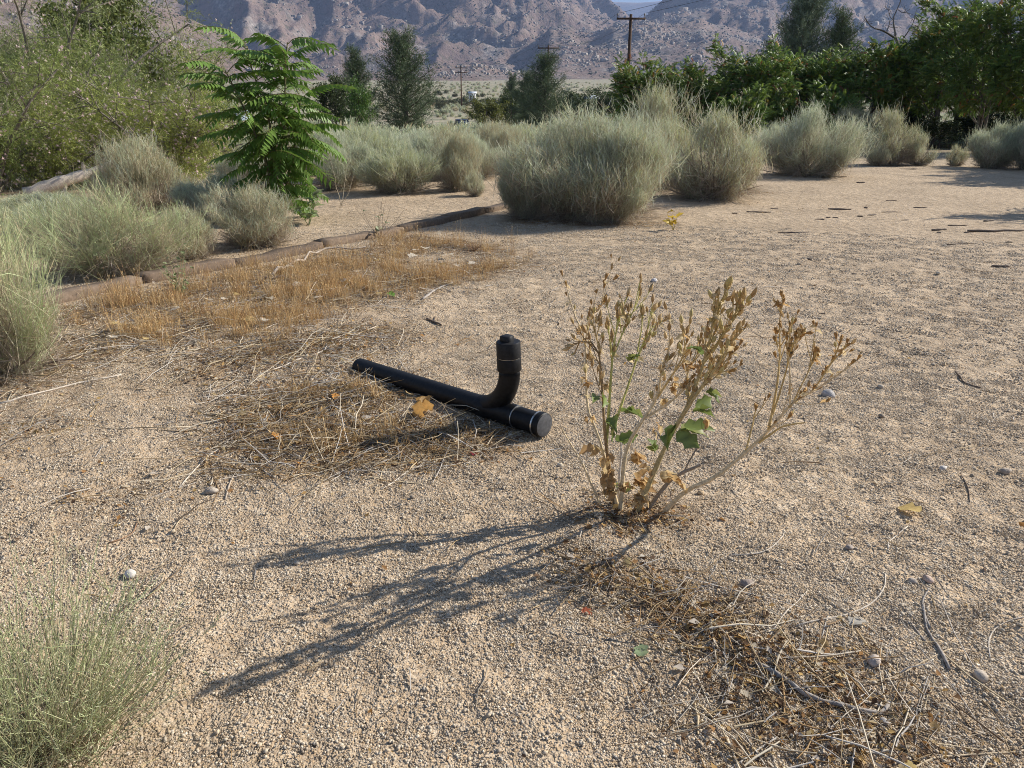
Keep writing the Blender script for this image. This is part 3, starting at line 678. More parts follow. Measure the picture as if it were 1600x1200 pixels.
# ---------------------------------------------------------------- conifers
def pine_variant(seed, H, rw, nb=80, per=95, pal=((.11, .15, .075), (.14, .18, .095), (.085, .12, .06)), nl=.16, low=.06):
    rg = np.random.default_rng(seed); segs = []; t = np.linspace(0, 1, 8)[:, None]
    tr = np.array([0, 0, H]) * t + np.cumsum(rg.normal(0, .008 * H, (8, 3)), 0) * t; tr[0, 2] = -.1; segs.append((tr, np.linspace(.14, .015, 8) * H / 5))
    mb = MB(); pts, dirs = [], []
    for i in range(nb):
        u = low + (1 - low) * (i + rg.random()) / nb; p = np.array([np.interp(u, t[:, 0], tr[:, k]) for k in range(3)])
        a = i * 2.39996 + rg.normal(0, .3); Ln = rw * (max(.12, 1 - u) ** .42) * min(1, .55 + u * 2.2) * rg.uniform(.4, 1.3); el = .15 + .75 * u + rg.normal(0, .12)
        d = np.array([math.cos(a) * math.cos(el), math.sin(a) * math.cos(el), math.sin(el)])
        tt = np.linspace(0, 1, 5)[:, None]; lb = p + d * Ln * tt + np.array([0, 0, .22 * Ln]) * tt * tt; segs.append((lb, np.linspace(.022, .006, 5) * H / 5))
        n = int(per * (.4 + Ln / rw)); s = rg.uniform(.25, 1.05, n)[:, None]; q = p + d * Ln * s + np.array([0, 0, .22 * Ln]) * s * s + rg.normal(0, .09 * rw * .8, (n, 3))
        pts.append(q); dirs.append(np.broadcast_to(d, (n, 3)))
    p, d = np.concatenate(pts), np.concatenate(dirs); n = len(p); L = nl * H / 5
    for rep in range(3):
        dd = norm(d * .6 + np.array([0, 0, .35]) + R.normal(0, .6, (n, 3))); V, Q, K = ribbons(curves(p, dd, L * uni(.7, 1.3, n), 2), .017 * H / 5, np.repeat(pick(pal, n, .15)[:, None], 2, 1), [1, .4]); mb.add(V, None, Q, K)
    return segs_mesh(segs, (.11, .085, .07), 'pine_wood', 5), mb.build('pine_crown')
CV = [pine_variant(41, 5.5, 2.0, 100, 85), pine_variant(42, 5.0, 1.35, 80, 85), pine_variant(43, 7.5, 2.6, 95, 95, ((.15, .19, .12), (.19, .23, .15), (.12, .16, .10)), .2)]
CH = [crown_top(m_[1]) for m_ in CV]
def pine_at(px, Y, toppx, var, label, wide=1.0, name='pine_tree'):
    p = PY(px, toppx, Y); z = Z(p[0], Y); s = (p[2] - z) / CH[var]
    t = thing(name, label, 'tree', (p[0], Y, z), None, uni(0, 6.28), (s * wide, s * wide, s))
    obj('trunk', CV[var][0], M_BARK, t); obj('crown', CV[var][1], M_NEEDLE, t); return t
pine_at(628, 46, 46, 0, 'big broad dark pine standing alone behind the sagebrush flat', 1.25)
pine_at(552, 50, 74, 1, 'slim dark pine beside the big broad pine', 1.2)
pine_at(850, 72, 82, 0, 'open topped pine in front of a power pole with two crossarms', 1.25)
pine_at(800, 130, 114, 1, 'small distant pine between the poles', 1.1)
pine_at(1262, 58, -18, 2, 'tall soft grey green pine rising behind the dark grove', 1.15)
pine_at(1318, 57, 14, 1, 'narrow pine leader next to the tall soft pine', 1.15)
pine_at(330, 40, 135, 0, 'dark juniper like pine seen left of the sapling', 1.3)
pine_at(825, 78, 112, 1, 'dark pine close beside the open topped pine', 1.7)
# rounded trees of the flat
def round_tree(seed, H, spread, nf, pal, leaf=.10):
    segs, ends = limb_tree(seed, H, spread, 3, 8, 6, .10, .12)
    V = np.array([[0, 0, 0], [.4, .28, .05], [1, 0, -.1], [.4, -.28, .05]]); T = np.array([[0, 1, 2], [0, 2, 3]])
    q = R.integers(0, len(ends), nf); pos = ends[q] + R.normal(0, .17 * spread * .6, (nf, 3)); pos[:, 2] = np.maximum(pos[:, 2], .08)
    d = norm(R.normal(0, 1, (nf, 3)) + norm(pos) * .6); P, F, C = scatter(V, T, frames(d, uni(0, 6, nf)), pos, leaf * uni(.7, 1.5, nf), pick(pal, nf, .2))
    return segs_mesh(segs, (.14, .11, .09), 'tree_wood', 5), mesh('tree_crown', P, F, C)
RV = [round_tree(51, 2.5, 1.5, 7000, [(.14, .15, .03), (.17, .17, .035), (.10, .12, .025)], .11), round_tree(52, 3.2, 1.6, 7000, [(.06, .085, .03), (.05, .07, .025), (.085, .11, .035)], .12),
      round_tree(53, 2.4, 1.2, 5000, [(.09, .17, .035), (.12, .2, .04), (.07, .13, .03)], .10), round_tree(54, 5.0, 2.2, 11000, [(.13, .16, .035), (.10, .13, .03), (.17, .19, .05)], .13)]
RH = [crown_top(m_[1]) for m_ in RV]
def round_at(px, Y, toppx, var, label, wide=1.0, name='round_tree'):
    p = PY(px, toppx, Y); z = Z(p[0], Y); s = (p[2] - z) / RH[var]
    t = thing(name, label, 'tree', (p[0], Y, z), None, uni(0, 6.28), (s * wide, s * wide, s))
    obj('trunk', RV[var][0], M_BARK, t); obj('crown', RV[var][1], M_LEAF, t); return t
for px_, Y_, tp_, lb_ in [(1335, 36, 178, 'dark low bush under the grove tree with dead branches'), (1415, 38, 172, 'dark low bush beneath the tall dark grove tree'), (1470, 35.5, 183, 'brownish low bush in deep shade behind the tiny lone shrub'), (1525, 38, 175, 'dark low bush at the foot of the long bare trunk'), (1585, 36, 178, 'dark low bush at the sunny end of the grove')]: round_at(px_, Y_, tp_, 1, lb_, 1.5, 'low_bush')
round_at(760, 88, 153, 0, 'round olive green tree beside the parked car', 1.15)
round_at(797, 92, 140, 1, 'dark rounded tree between the olive one and the open topped pine', .8)
round_at(822, 96, 146, 1, 'dark shaded tree below the open topped pine', .9)
round_at(556, 42, 122, 2, 'bright green leafy tree at the foot of the slim pine', .62)
round_at(515, 47, 118, 1, 'brownish thin tree left of the slim pine', .7)
round_at(165, 34, -55, 3, 'yellowish green tree standing behind the flowering willows', .9)
round_at(105, 36, 20, 3, 'yellowish green tree, smaller, behind the flowering willows', .7)
round_at(300, 60, 150, 1, 'dark low tree in the gap beyond the willows', 1.2)
round_at(900, 110, 142, 1, 'dark low tree beside the white roofed shelter', 1.2)
round_at(955, 120, 138, 1, 'dark far tree under the tallest power pole', 1.3)

# ---------------------------------------------------------------- flowering willows at the left
def willow_variant(seed, H, spread, ntw=2600, pal=((.24, .30, .08), (.29, .34, .10), (.19, .245, .065), (.33, .36, .13)), nfl=700):
    rg = np.random.default_rng(seed); segs, src = [], []
    for q in range(9):
        a = rg.uniform(0, 6.28); el = rg.uniform(.55, 1.4); Ln = H * rg.uniform(.7, 1.05); d = np.array([math.cos(a) * math.cos(el), math.sin(a) * math.cos(el), math.sin(el)])
        t = np.linspace(0, 1, 8)[:, None]; c = d * Ln * t + np.array([math.cos(a), math.sin(a), -.35]) * spread * .45 * t * t + np.cumsum(rg.normal(0, .02 * H, (8, 3)), 0) * t; c[0, 2] = -.05
        segs.append((c, np.linspace(.055, .012, 8) * H / 3)); 
        for j in range(14):
            u = rg.uniform(.2, 1); p = np.array([np.interp(u, t[:, 0], c[:, k]) for k in range(3)]); d2 = d * .5 + rg.normal(0, .6, 3); d2 /= np.linalg.norm(d2); L2 = spread * rg.uniform(.3, .65)
            tt = np.linspace(0, 1, 5)[:, None]; b = p + d2 * L2 * tt + np.array([0, 0, -.12 * L2]) * tt * tt; b[:, 2] = np.maximum(b[:, 2], .05); segs.append((b, np.linspace(.013, .004, 5))); src.append(b)
    src = np.array(src); n = ntw; q = R.integers(0, len(src), n); t = uni(0, 1, n)[:, None]; p = src[q, 1] * (1 - t) + src[q, 4] * t + R.normal(0, .08, (n, 3))
    d = norm(norm(p - np.array([0, 0, H * .35])) * .7 + R.normal(0, .5, (n, 3)) + np.array([0, 0, .3])); L = uni(.25, .55, n)
    C = curves(p, d, L, 4, uni(-.45, .05, n)); mb = MB(); tc = np.repeat(pick(pal, n)[:, None], 4, 1); V, Q, K = ribbons(C, .005, tc * .9); mb.add(V, None, Q, K)
    m_ = n * 8; q = R.integers(0, n, m_); i = R.integers(0, 3, m_); t = R.random((m_, 1)); pp = C[q, i] * (1 - t) + C[q, i + 1] * t
    dl = norm(norm(C[q, 3] - C[q, 0]) * .7 + R.normal(0, .6, (m_, 3)) + np.array([0, 0, -.1])); V, Q, K = ribbons(curves(pp, dl, uni(.05, .12, m_), 3, -.25), uni(.006, .012, m_), np.repeat((tc[q, 0] * (1 + R.normal(0, .15, (m_, 1))))[:, None], 3, 1), [.4, 1, .1]); mb.add(V, None, Q, K)
    a = np.arange(5) * 1.2566; Vf = np.vstack([[[0, 0, 0]], np.stack([np.full(5, .8), np.cos(a) * .75, np.sin(a) * .75], 1), np.stack([np.full(5, .55), np.cos(a + .63) * .3, np.sin(a + .63) * .3], 1)]); Tf = np.array([[0, 1 + k, 6 + k] for k in range(5)] + [[0, 6 + k, 1 + (k + 1) % 5] for k in range(5)])
    q = R.integers(0, n, nfl); P, F, K = scatter(Vf, Tf, frames(norm(R.normal(0, 1, (nfl, 3)) + [0, 0, .3])), C[q, 3], uni(.028, .05, nfl), pick([(.74, .56, .55), (.66, .54, .52), (.55, .42, .38), (.60, .52, .42)], nfl, .08))
    return segs_mesh(segs, (.22, .19, .16), 'willow_wood', 5), mb.build('willow_leaves'), mesh('willow_flowers', P, F, K)
WV = [willow_variant(61, 2.6, 1.5, 3000), willow_variant(62, 2.0, 1.3, 2600, ((.31, .35, .08), (.36, .39, .11), (.25, .29, .07)), 1300), willow_variant(63, 3.4, 1.7, 3400, ((.25, .29, .11), (.30, .33, .14), (.20, .245, .09)), 450)]
WH = [crown_top(m_[1]) for m_ in WV]
def willow_at(px, Y, toppx, var, label, wide=1.0, rz=None):
    p = PY(px, toppx, Y); z = Z(p[0], Y); s = (p[2] - z) / WH[var]
    t = thing('flowering_willow', label, 'shrub', (p[0], Y, z), 'flowering desert willows', uni(0, 6.28) if rz is None else rz, (s * wide, s * wide, s))
    obj('trunk', WV[var][0], M_BARK, t); obj('foliage', WV[var][1], M_LEAF, t); obj('blossom', WV[var][2], M_DRYLEAF, t)
willow_at(45, 16.2, 140, 1, 'low flower covered willow nearest the pale fallen log', 1.15)
willow_at(232, 17.0, 105, 1, 'bushy willow with pale pink flowers behind the rounded grey shrub', 1.0)
willow_at(215, 19.0, 36, 0, 'tall arching willow with dark leaning limbs', .8)
willow_at(20, 18.0, -60, 2, 'tallest grey green willow behind the low flowering one', .85)
willow_at(110, 21, 62, 2, 'thin feathery willow between the two tall willows', .8)
willow_at(285, 20, 135, 0, 'willow at the outer edge next to the dark juniper', .8)
willow_at(-60, 15.0, 60, 0, 'willow at the frame edge beside the low flowering one', 1.0)

# ---------------------------------------------------------------- sapling with long compound leaves
def build_sapling():
    g = G(432, 345); base = np.array([g[0], g[1], Z(g[0], g[1])]); Y = base[1]
    t = thing('sapling', 'bright green young tree with long fern like leaves beside the edging', 'tree', base)
    fr = [frond(12, .68, .165, dr + .08, True, 70 + k, .38) for k, dr in enumerate((.22, .32, .42, .55, .30))]
    meshes = []
    for V, T, nl in fr:
        C = np.tile(np.array([(.15, .255, .045)]), (len(V), 1)) * (1 + R.normal(0, .14, (len(V), 1)).repeat(1, 1)); C[nl:] = (.22, .20, .07)
        meshes.append(mesh('compound_leaf', V, T, C))
    stems = [[(432, 345), (428, 250), (415, 160), (395, 115), (386, 72)], [(436, 345), (440, 260), (445, 170), (446, 115), (449, 66)], [(430, 345), (420, 270), (395, 200), (372, 150), (352, 110)], [(438, 345), (450, 280), (462, 220), (470, 150)]]
    for k, s in enumerate(stems):
        dy = (0, .15, -.2, .35)[k]; n = len(s); P = np.array([PY(x, y, Y + dy * i / n) for i, (x, y) in enumerate(s)]) - base; P[0, 2] = -.05
        c = resample(P, 12); V, Q, K = tubes(c[None], np.linspace(.024, .008, 12)[None], 6, np.tile([[.16, .15, .08]], (1, 1))); obj('stem', mesh('stem', V, Q, K, True), M_BARK, t)
        L = np.linalg.norm(np.diff(c, axis=0), axis=1).sum(); nfr = int(44 * L / 2.6) + 10
        for i in range(nfr):
            u = .10 + .9 * (i + R.random() * .7) / nfr; p = np.array([np.interp(u, np.linspace(0, 1, 12), c[:, q]) for q in range(3)])
            a = i * 2.4 + k * 1.1 + R.normal(0, .35); el = .05 + .55 * max(0, u - .55) * 2 + R.normal(0, .15)
            o = obj('compound_leaf', meshes[R.integers(0, 5)], M_LEAF, t, p, None, uni(.7, 1.15) * (1.0 if u > .4 else .78)); o.rotation_euler = (R.normal(0, .25), -el, a)
build_sapling()

# ---------------------------------------------------------------- brown edging blocks
def box(V0, V1, bev=0.0):
    (x0, y0, z0), (x1, y1, z1) = V0, V1
    V = np.array([[x0, y0, z0], [x1, y0, z0], [x1, y1, z0], [x0, y1, z0], [x0, y0, z1], [x1, y0, z1], [x1, y1, z1], [x0, y1, z1]], float)
    return V, np.array([[0, 3, 2, 1], [4, 5, 6, 7], [0, 1, 5, 4], [1, 2, 6, 5], [2, 3, 7, 6], [3, 0, 4, 7]])
M_EDGE = mat_attr('brown_concrete', .9, 0, .2, .24, 30, .003)
def build_edging():
    P = np.array([(-4.9, 4.6), (-3.80, 6.30), (-2.75, 8.0), (-1.66, 9.75), (-.85, 11.2), (-.05, 12.75), (.5, 14)])
    c = resample(np.column_stack([P, np.zeros(len(P))]), 120); s = np.concatenate([[0], np.cumsum(np.linalg.norm(np.diff(c, axis=0), axis=1))])
    t = thing('garden_edging', 'brown concrete edging blocks in a line beside the dry grass', 'edging', (c[0, 0], c[0, 1], 0)); o0 = np.array([c[0, 0], c[0, 1], 0]); u = 0.0; k = 0
    prof = np.array([(-.088, -.08), (-.086, .066), (-.080, .076), (.074, .078), (.082, .070), (.086, -.08)])   # across, up
    while u < s[-1] - .5:
        L = uni(.95, 1.5); n = 11; q = np.linspace(u + .0035, min(u + L - .0035, s[-1]), n); pts = np.stack([np.interp(q, s, c[:, i]) for i in range(3)], 1)
        d = norm(np.gradient(pts, axis=0)); sd = np.stack([d[:, 1], -d[:, 0], d[:, 2] * 0], 1); dz = R.normal(0, .004); off = R.normal(0, .004)
        V = pts[:, None] + sd[:, None] * (prof[None, :, :1] + off + R.normal(0, .002, (n, 6, 1))); V = V + np.array([0, 0, 1.]) * (prof[None, :, 1:] + dz + R.normal(0, .002, (n, 6, 1)))
        V[:, :, 2] += Z(pts[:, 0], pts[:, 1])[:, None]; m = 6; b = (np.arange(n - 1)[:, None] * m); j = np.arange(m)[None]; j2 = (j + 1) % m
        Q = np.stack([b + j, b + j2, b + m + j2, b + m + j], -1).reshape(-1, 4); V = V.reshape(-1, 3) - o0
        caps = np.array([[0, 1, 2], [0, 2, 3], [0, 3, 4], [0, 4, 5]]); T = np.vstack([caps[:, ::-1], caps + (n - 1) * m])
        obj('edging_block', mesh('edging_block', V, [T, Q], pick([(.185, .135, .095), (.205, .15, .105), (.165, .12, .085)], 1, .06)), M_EDGE, t); u += L
build_edging()

# ---------------------------------------------------------------- black plastic pipe with wye and plugged riser
M_ABS = mat_plain('black_plastic', (.009, .009, .0095), .5, 0, .25, .5, 60, .0006)
M_PLUG = mat_plain('dusty_black_plastic', (.014, .014, .015), .55, 0, .28, .5, 80, .0005)
M_CAPF = mat_plain('grey_cap_rubber', (.085, .085, .088), .6, 0, .35, .35, 50, .0008)
M_STEEL = mat_plain('steel_band', (.62, .60, .56), .32, .9, .5, .15, 90)
def lathe(prof, m=28, A=(0, 0, 0), d=(0, 0, 1)):
    """prof: list of (radius, distance along d)"""
    d = norm(np.array(d, float)); ref = np.array([0, 0, 1.]) if abs(d[2]) < .9 else np.array([1., 0, 0]); u = norm(np.cross(d, ref)); v = np.cross(d, u); a = np.arange(m) * 2 * math.pi / m
    V = np.vstack([np.array(A) + d * h + r * (np.cos(a)[:, None] * u + np.sin(a)[:, None] * v) for r, h in prof]); n = len(prof)
    b = (np.arange(n - 1)[:, None] * m); j = np.arange(m)[None]; j2 = (j + 1) % m
    return V, np.stack([b + j, b + j2, b + m + j2, b + m + j], -1).reshape(-1, 4)
def build_pipe():
    zc = .066; A = G(848, 664, zc); B = G(580, 579, .028); z0 = float(Z(A[0], A[1])); base = np.array([A[0], A[1], z0])
    t = thing('drain_pipe', 'black plastic drain pipe lying on the gravel with an upright plugged riser', 'pipe', base)
    A = A - base; B = B - base; ax = norm(B - A); Lp = np.linalg.norm(B - A)
    def add(name, prof, mat, o=A, d=ax, m=28, sm=True):
        V, Q = lathe(prof, m, o, d); me = mesh(name, V, Q, smooth=False)
        x = obj(name, me, mat, t)
        if sm:
            me.polygons.foreach_set('use_smooth', np.ones(len(me.polygons), bool)); me.set_sharp_from_angle(angle=rad(35))
        return x
    add('pipe', [(.0001, .30), (.0545, .30), (.0545, Lp + .12), (.0001, Lp + .12)], M_ABS)
    add('fitting_body', [(.050, .17), (.0605, .171), (.0605, .215), (.0575, .225), (.0575, .36), (.061, .372), (.061, .43), (.054, .432)], M_ABS)
    add('pipe_stub', [(.052, .030), (.0565, .031), (.0565, .166), (.052, .167)], M_ABS)
    add('joint_ring', [(.054, .1665), (.0612, .167), (.0612, .1705), (.054, .171)], M_STEEL)
    cap = add('end_cap', [(.0580, -.012), (.0625, -.007), (.0632, .002), (.0632, .020), (.057, .022)], M_ABS)
    f = add('cap_face', [(.0001, -.0165), (.03, -.0160), (.050, -.0140), (.0572, -.0120)], M_CAPF); f.parent = cap
    add('clamp_band', [(.058, .0225), (.0640, .023), (.0640, .031), (.058, .0315)], M_STEEL)
    # long-turn elbow rising out of the pipe
    up = np.array([0, 0, 1.]); K = A + ax * .225; Rr = .225; a = np.linspace(0, math.pi / 2, 16)
    lean = norm(np.array([-.035, .0, 1.]))
    arc = np.array([K + ax * (Rr - Rr * math.sin(q)) * 1.05 + up * (Rr - Rr * math.cos(q)) for q in a]); c = np.vstack([arc, arc[-1] + lean * .02, arc[-1] + lean * .045])
    V, Q, _ = tubes(c[None], .0545, 28); obj('elbow', mesh('elbow', V, Q, smooth=True), M_ABS, t)
    T0 = arc[-1] + lean * .012
    add('riser_hub', [(.052, 0), (.0600, .004), (.0618, .012), (.0618, .066), (.0600, .070), (.05, .071)], M_ABS, T0, lean)
    add('joint_ring', [(.05, .0708), (.0575, .0710), (.0575, .0725), (.05, .0728)], M_STEEL, T0, lean)
    plug = add('plug', [(.05, .074), (.0605, .0745), (.0612, .08), (.0608, .150), (.0585, .1545), (.030, .156), (.0001, .156)], M_PLUG, T0, lean)
    nut = add('plug_nut', [(.0355, .1555), (.0355, .181), (.0325, .184), (.0001, .184)], M_PLUG, T0 - np.array([.006, 0, 0]), lean, 4, False); nut.parent = plug
build_pipe()

# ---------------------------------------------------------------- dry plant with seed pods (the near one)
def leaf_mesh(name, cols, seed, curl=.5, lob=5, k=6):
    rg = np.random.default_rng(seed); V = []
    for i in range(k):
        u = i / (k - 1); w = .30 * math.sin(math.pi * min(1, .12 + u * .88)) ** .8 * (.72 + .5 * (i % 2)) + .01
        bend = -curl * u * u * .6
        for s, ww in ((-1, w), (0, 0), (1, w)):
            V.append([u, s * ww, bend + abs(s) * ww * rg.uniform(.15, .8) + rg.normal(0, .03)])
    V = np.array(V); Q = np.array([[i * 3 + j, i * 3 + j + 1, i * 3 + j + 4, i * 3 + j + 3] for i in range(k - 1) for j in (0, 1)])
    return mesh(name, V, Q, np.array(pick([cols], 1, .05)) * (1 + rg.normal(0, .16, (len(V), 1))), True)
def pod_mesh(seed, col, dry=False):
    rg = np.random.default_rng(seed); pr = [(.02, 0), (.055, .04), (.16, .22), (.21, .45), (.17, .72), (.08, .9), (.012, 1.08)] if not dry else [(.02, 0), (.06, .05), (.13, .25), (.19, .5), (.23, .72), (.20, .80), (.05, .70)]
    V, Q = lathe(pr, 6, d=(1, 0, 0)); V = V + rg.normal(0, .012, V.shape)
    if dry:                                     # opened valves flare apart
        V[5 * 6:6 * 6:2] *= np.array([1.25, 1.15, 1.15])
    return mesh('seed_pod', V, Q, np.array([col]) * (1 + rg.normal(0, .15, (len(V), 1))), True)
def build_weed():
    g = G(968, 792); base = np.array([g[0], g[1], Z(g[0], g[1])]); Y0 = base[1]
    t = thing('dry_weed', 'dry branching weed with tan seed pods and a few green leaves on open gravel', 'plant', base)
    def zz(pts): return np.array([PY(840 + x * .325, 420 + y * .325, Y0 + d) for x, y, d in pts]) - base
    tan, pale, grn, dk = (.62, .45, .20), (.70, .56, .35), (.58, .54, .17), (.32, .21, .10)
    S = [  # sight-line traces with their own depths, base and tip radius, colour, number of pods, share carrying pods
        ([(395, 1110, 0), (300, 830, .02), (245, 690, .05), (235, 560, .08), (228, 340, .14), (175, 220, .18), (140, 90, .2)], .0065, .0018, pale, 9, .45),
        ([(230, 345, .14), (255, 230, .13), (300, 190, .12), (325, 60, .12)], .003, .0014, pale, 7, .7),
        ([(380, 1095, .01), (330, 850, .0), (318, 700, .0), (305, 500, .04), (285, 380, .06), (215, 330, .08), (175, 400, .1)], .0075, .002, dk, 7, .4),
        ([(330, 850, 0), (345, 650, .03), (362, 450, .06), (395, 240, .1), (440, 130, .12)], .0055, .0018, grn, 9, .45),
        ([(365, 420, .06), (410, 300, .1), (460, 190, .13), (488, 125, .15)], .003, .0014, grn, 8, .65),
        ([(300, 560, .04), (300, 420, .06), (290, 330, .05), (300, 280, .04)], .0035, .0015, tan, 7, .7),
        ([(355, 800, 0), (440, 540, .06), (490, 380, .1), (535, 290, .13), (570, 262, .15)], .0048, .0016, grn, 8, .4),
        ([(480, 400, .1), (495, 300, .12), (498, 225, .14)], .0026, .0014, grn, 3, .5),
        ([(400, 1120, -.02), (425, 880, -.06), (510, 722, -.1), (575, 620, -.12), (600, 490, -.15), (640, 380, -.18), (640, 250, -.2)], .0080, .0018, pale, 8, .4),
        ([(575, 620, -.12), (670, 470, -.18), (700, 380, -.22), (690, 300, -.25)], .0035, .0015, tan, 7, .6),
        ([(520, 715, -.1), (640, 640, -.15), (740, 560, -.2), (880, 510, -.22), (985, 470, -.25)], .0045, .0015, pale, 12, .6),
        ([(480, 1120, -.02), (570, 950, -.1), (630, 820, -.16), (720, 650, -.22), (795, 450, -.3), (835, 270, -.38), (855, 120, -.43)], .0088, .0018, (.46, .37, .19), 12, .45),
        ([(795, 450, -.3), (850, 380, -.34), (920, 270, -.4), (985, 150, -.46)], .0055, .0016, (.48, .38, .18), 12, .75),
        ([(815, 400, -.31), (850, 250, -.38), (900, 105, -.45)], .004, .0015, (.46, .36, .17), 8, .7),
        ([(640, 800, -.16), (760, 610, -.26), (860, 480, -.32), (950, 350, -.4), (1010, 285, -.45)], .0062, .0016, (.46, .36, .18), 13, .55),
        ([(700, 690, -.2), (800, 560, -.16), (900, 440, -.14), (965, 360, -.12)], .004, .0015, tan, 10, .7),
        ([(730, 620, -.22), (720, 500, -.16), (760, 420, -.12), (800, 320, -.1)], .0035, .0015, tan, 8, .7),
        ([(600, 1100, -.03), (710, 1070, -.07), (850, 1005, -.10), (1000, 880, -.13), (1110, 775, -.15), (1215, 650, -.18), (1310, 590, -.2), (1410, 525, -.22), (1530, 430, -.24)], .0085, .0018, pale, 11, .4),
        ([(1110, 775, -.15), (1150, 570, -.14), (1168, 400, -.12), (1165, 260, -.12), (1185, 170, -.12)], .004, .0015, tan, 7, .5),
        ([(1130, 700, -.15), (1200, 480, -.2), (1225, 380, -.24), (1280, 310, -.26)], .0032, .0014, tan, 9, .4),
        ([(1215, 650, -.18), (1215, 540, -.2), (1210, 410, -.22), (1200, 330, -.23)], .0028, .0013, pale, 5, .4),
        ([(1230, 640, -.18), (1290, 520, -.16), (1340, 410, -.15)], .0026, .0013, tan, 6, .7),
        ([(1330, 580, -.2), (1395, 470, -.22), (1455, 380, -.25)], .0026, .0013, tan, 6, .6),
        ([(1000, 880, -.13), (1030, 770, -.12), (1045, 680, -.11)], .0032, .0018, tan, 2, .2),
        ([(1065, 835, -.14), (1180, 755, -.2), (1290, 720, -.25)], .0042, .002, tan, 0, 0),
        ([(520, 1105, -.02), (640, 1015, -.02), (778, 938, -.02)], .0075, .005, (.30, .24, .18), 0, 0),
        ([(705, 975, -.02), (740, 900, 0), (780, 838, .02)], .003, .0018, (.25, .2, .15), 0, 0),
        ([(320, 1085, 0), (220, 950, -.08), (165, 850, -.1), (108, 760, -.12)], .0045, .0018, pale, 0, 0),
        ([(390, 1080, .03), (395, 900, .06), (392, 780, .08)], .0045, .003, (.60, .56, .50), 0, 0),
    ]
    podm = [pod_mesh(80 + k, c) for k, c in enumerate([(.58, .42, .20), (.64, .48, .25), (.50, .34, .16), (.60, .50, .24)])] + [pod_mesh(90 + k, c, True) for k, c in enumerate([(.50, .31, .12), (.44, .27, .11)])]
    dryl = [leaf_mesh('leaf', c, 100 + k, .9) for k, c in enumerate([(.72, .55, .29), (.64, .43, .20), (.50, .32, .15), (.76, .62, .36)])]
    grnl = [leaf_mesh('leaf', c, 110 + k, .5) for k, c in enumerate([(.20, .26, .07), (.30, .33, .10), (.17, .23, .07)])]
    for m_ in podm: m_.materials.append(M_POD)
    def put(name, me, mat, p, d, s, roll=0.0):
        o = obj(name, me, mat, t, p); M = frames(np.array([d]), np.array([roll]))[0]; o.rotation_euler = Matrix(M.tolist()).to_euler(); o.scale = (s,) * 3; return o
    for k, (pts, r0, r1, col, npod, share) in enumerate(S):
        P = zz(pts)
        if k in (0, 2, 8, 11, 17, 25, 27, 28): P[0, 2] = -.02
        c = resample(P, 16); c += np.cumsum(R.normal(0, .0012, c.shape), 0) * np.linspace(0, 1, 16)[:, None]
        rr = np.linspace(r0 * 1.3, r1 * 1.25, 16) * (1 + .10 * np.sin(np.arange(16) * 2.1)); V, Q, K = tubes(c[None], rr[None], 6, np.repeat(np.array([[col]]) * (1 + R.normal(0, .07, (1, 16, 1))), 1, 0))
        obj('stem', mesh('stem', V, Q, K, True), M_WOOD, t); dry = k >= 17 and k < 24 or k in (0, 1, 10, 15, 16)
        tn = norm(np.gradient(c, axis=0)); hosts = [(c, tn, npod, share)]
        for b_ in range(npod // 2):
            q = int((1 - share * uni(.25, 1.0)) * 15); db = norm(tn[q] + R.normal(0, .38, 3) + np.array([0, 0, .25])); Lb = uni(.05, .13); cb = c[q] + db * Lb * np.linspace(0, 1, 16)[:, None] + np.array([0, 0, .25 * Lb]) * np.linspace(0, 1, 16)[:, None] ** 2
            V, Q, K = tubes(cb[[0, 4, 8, 12, 15]][None], np.linspace(.0022, .0013, 5)[None], 5, np.array([col])); obj('side_twig', mesh('side_twig', V, Q, K, True), M_WOOD, t); hosts.append((cb, norm(np.gradient(cb, axis=0)), 2 + int(R.integers(0, 2)), .6))
        for c, tn, npod, share in hosts:
            for i in range(int(npod * 1.15)):
                u = 1 if i == 0 else 1 - share * R.random() ** 1.1; q = int(round(u * 15)); d = norm(tn[q] + R.normal(0, .42 if i else .08, 3) + np.array([0, 0, .3])); Lq = 0 if i == 0 else uni(.012, .045)
                if Lq > .004:
                    V, Q, K = tubes(resample(np.array([c[q], c[q] + d * Lq * .5, c[q] + norm(d + [0, 0, .3]) * Lq]), 4)[None], np.array([[.0016, .0013, .0012, .0016]]), 4, np.array([col])); obj('pedicel', mesh('pedicel', V, Q, K, True), M_WOOD, t)
                put('seed_pod', podm[R.integers(4, 6) if (dry and R.random() < .7) else R.integers(0, 4)], M_POD, c[q] + d * Lq, norm(d + [0, 0, .35]), uni(.023, .038) * (.8 if dry else 1), uni(0, 6))
                if R.random() < .35: put('leaf', dryl[R.integers(0, 4)], M_DRYLEAF, c[q], rdir(1, -.2, .8)[0], uni(.016, .035), uni(-1, 1))
    def lv(x, y, d, dr, s, green, n=1):
        for _ in range(n if green else int(n * 1.5)):
            p = zz([(x + R.normal(0, 12), y + R.normal(0, 12), d)])[0]; p[2] = max(p[2], .012)
            put('leaf', (grnl if green else dryl)[R.integers(0, 3)], M_LEAF if green else M_DRYLEAF, p, norm(np.array(dr) + R.normal(0, .3, 3)), s * uni(.8, 1.2) * (1.05 if green else uni(.35, .75)), uni(-1.2, 1.2))
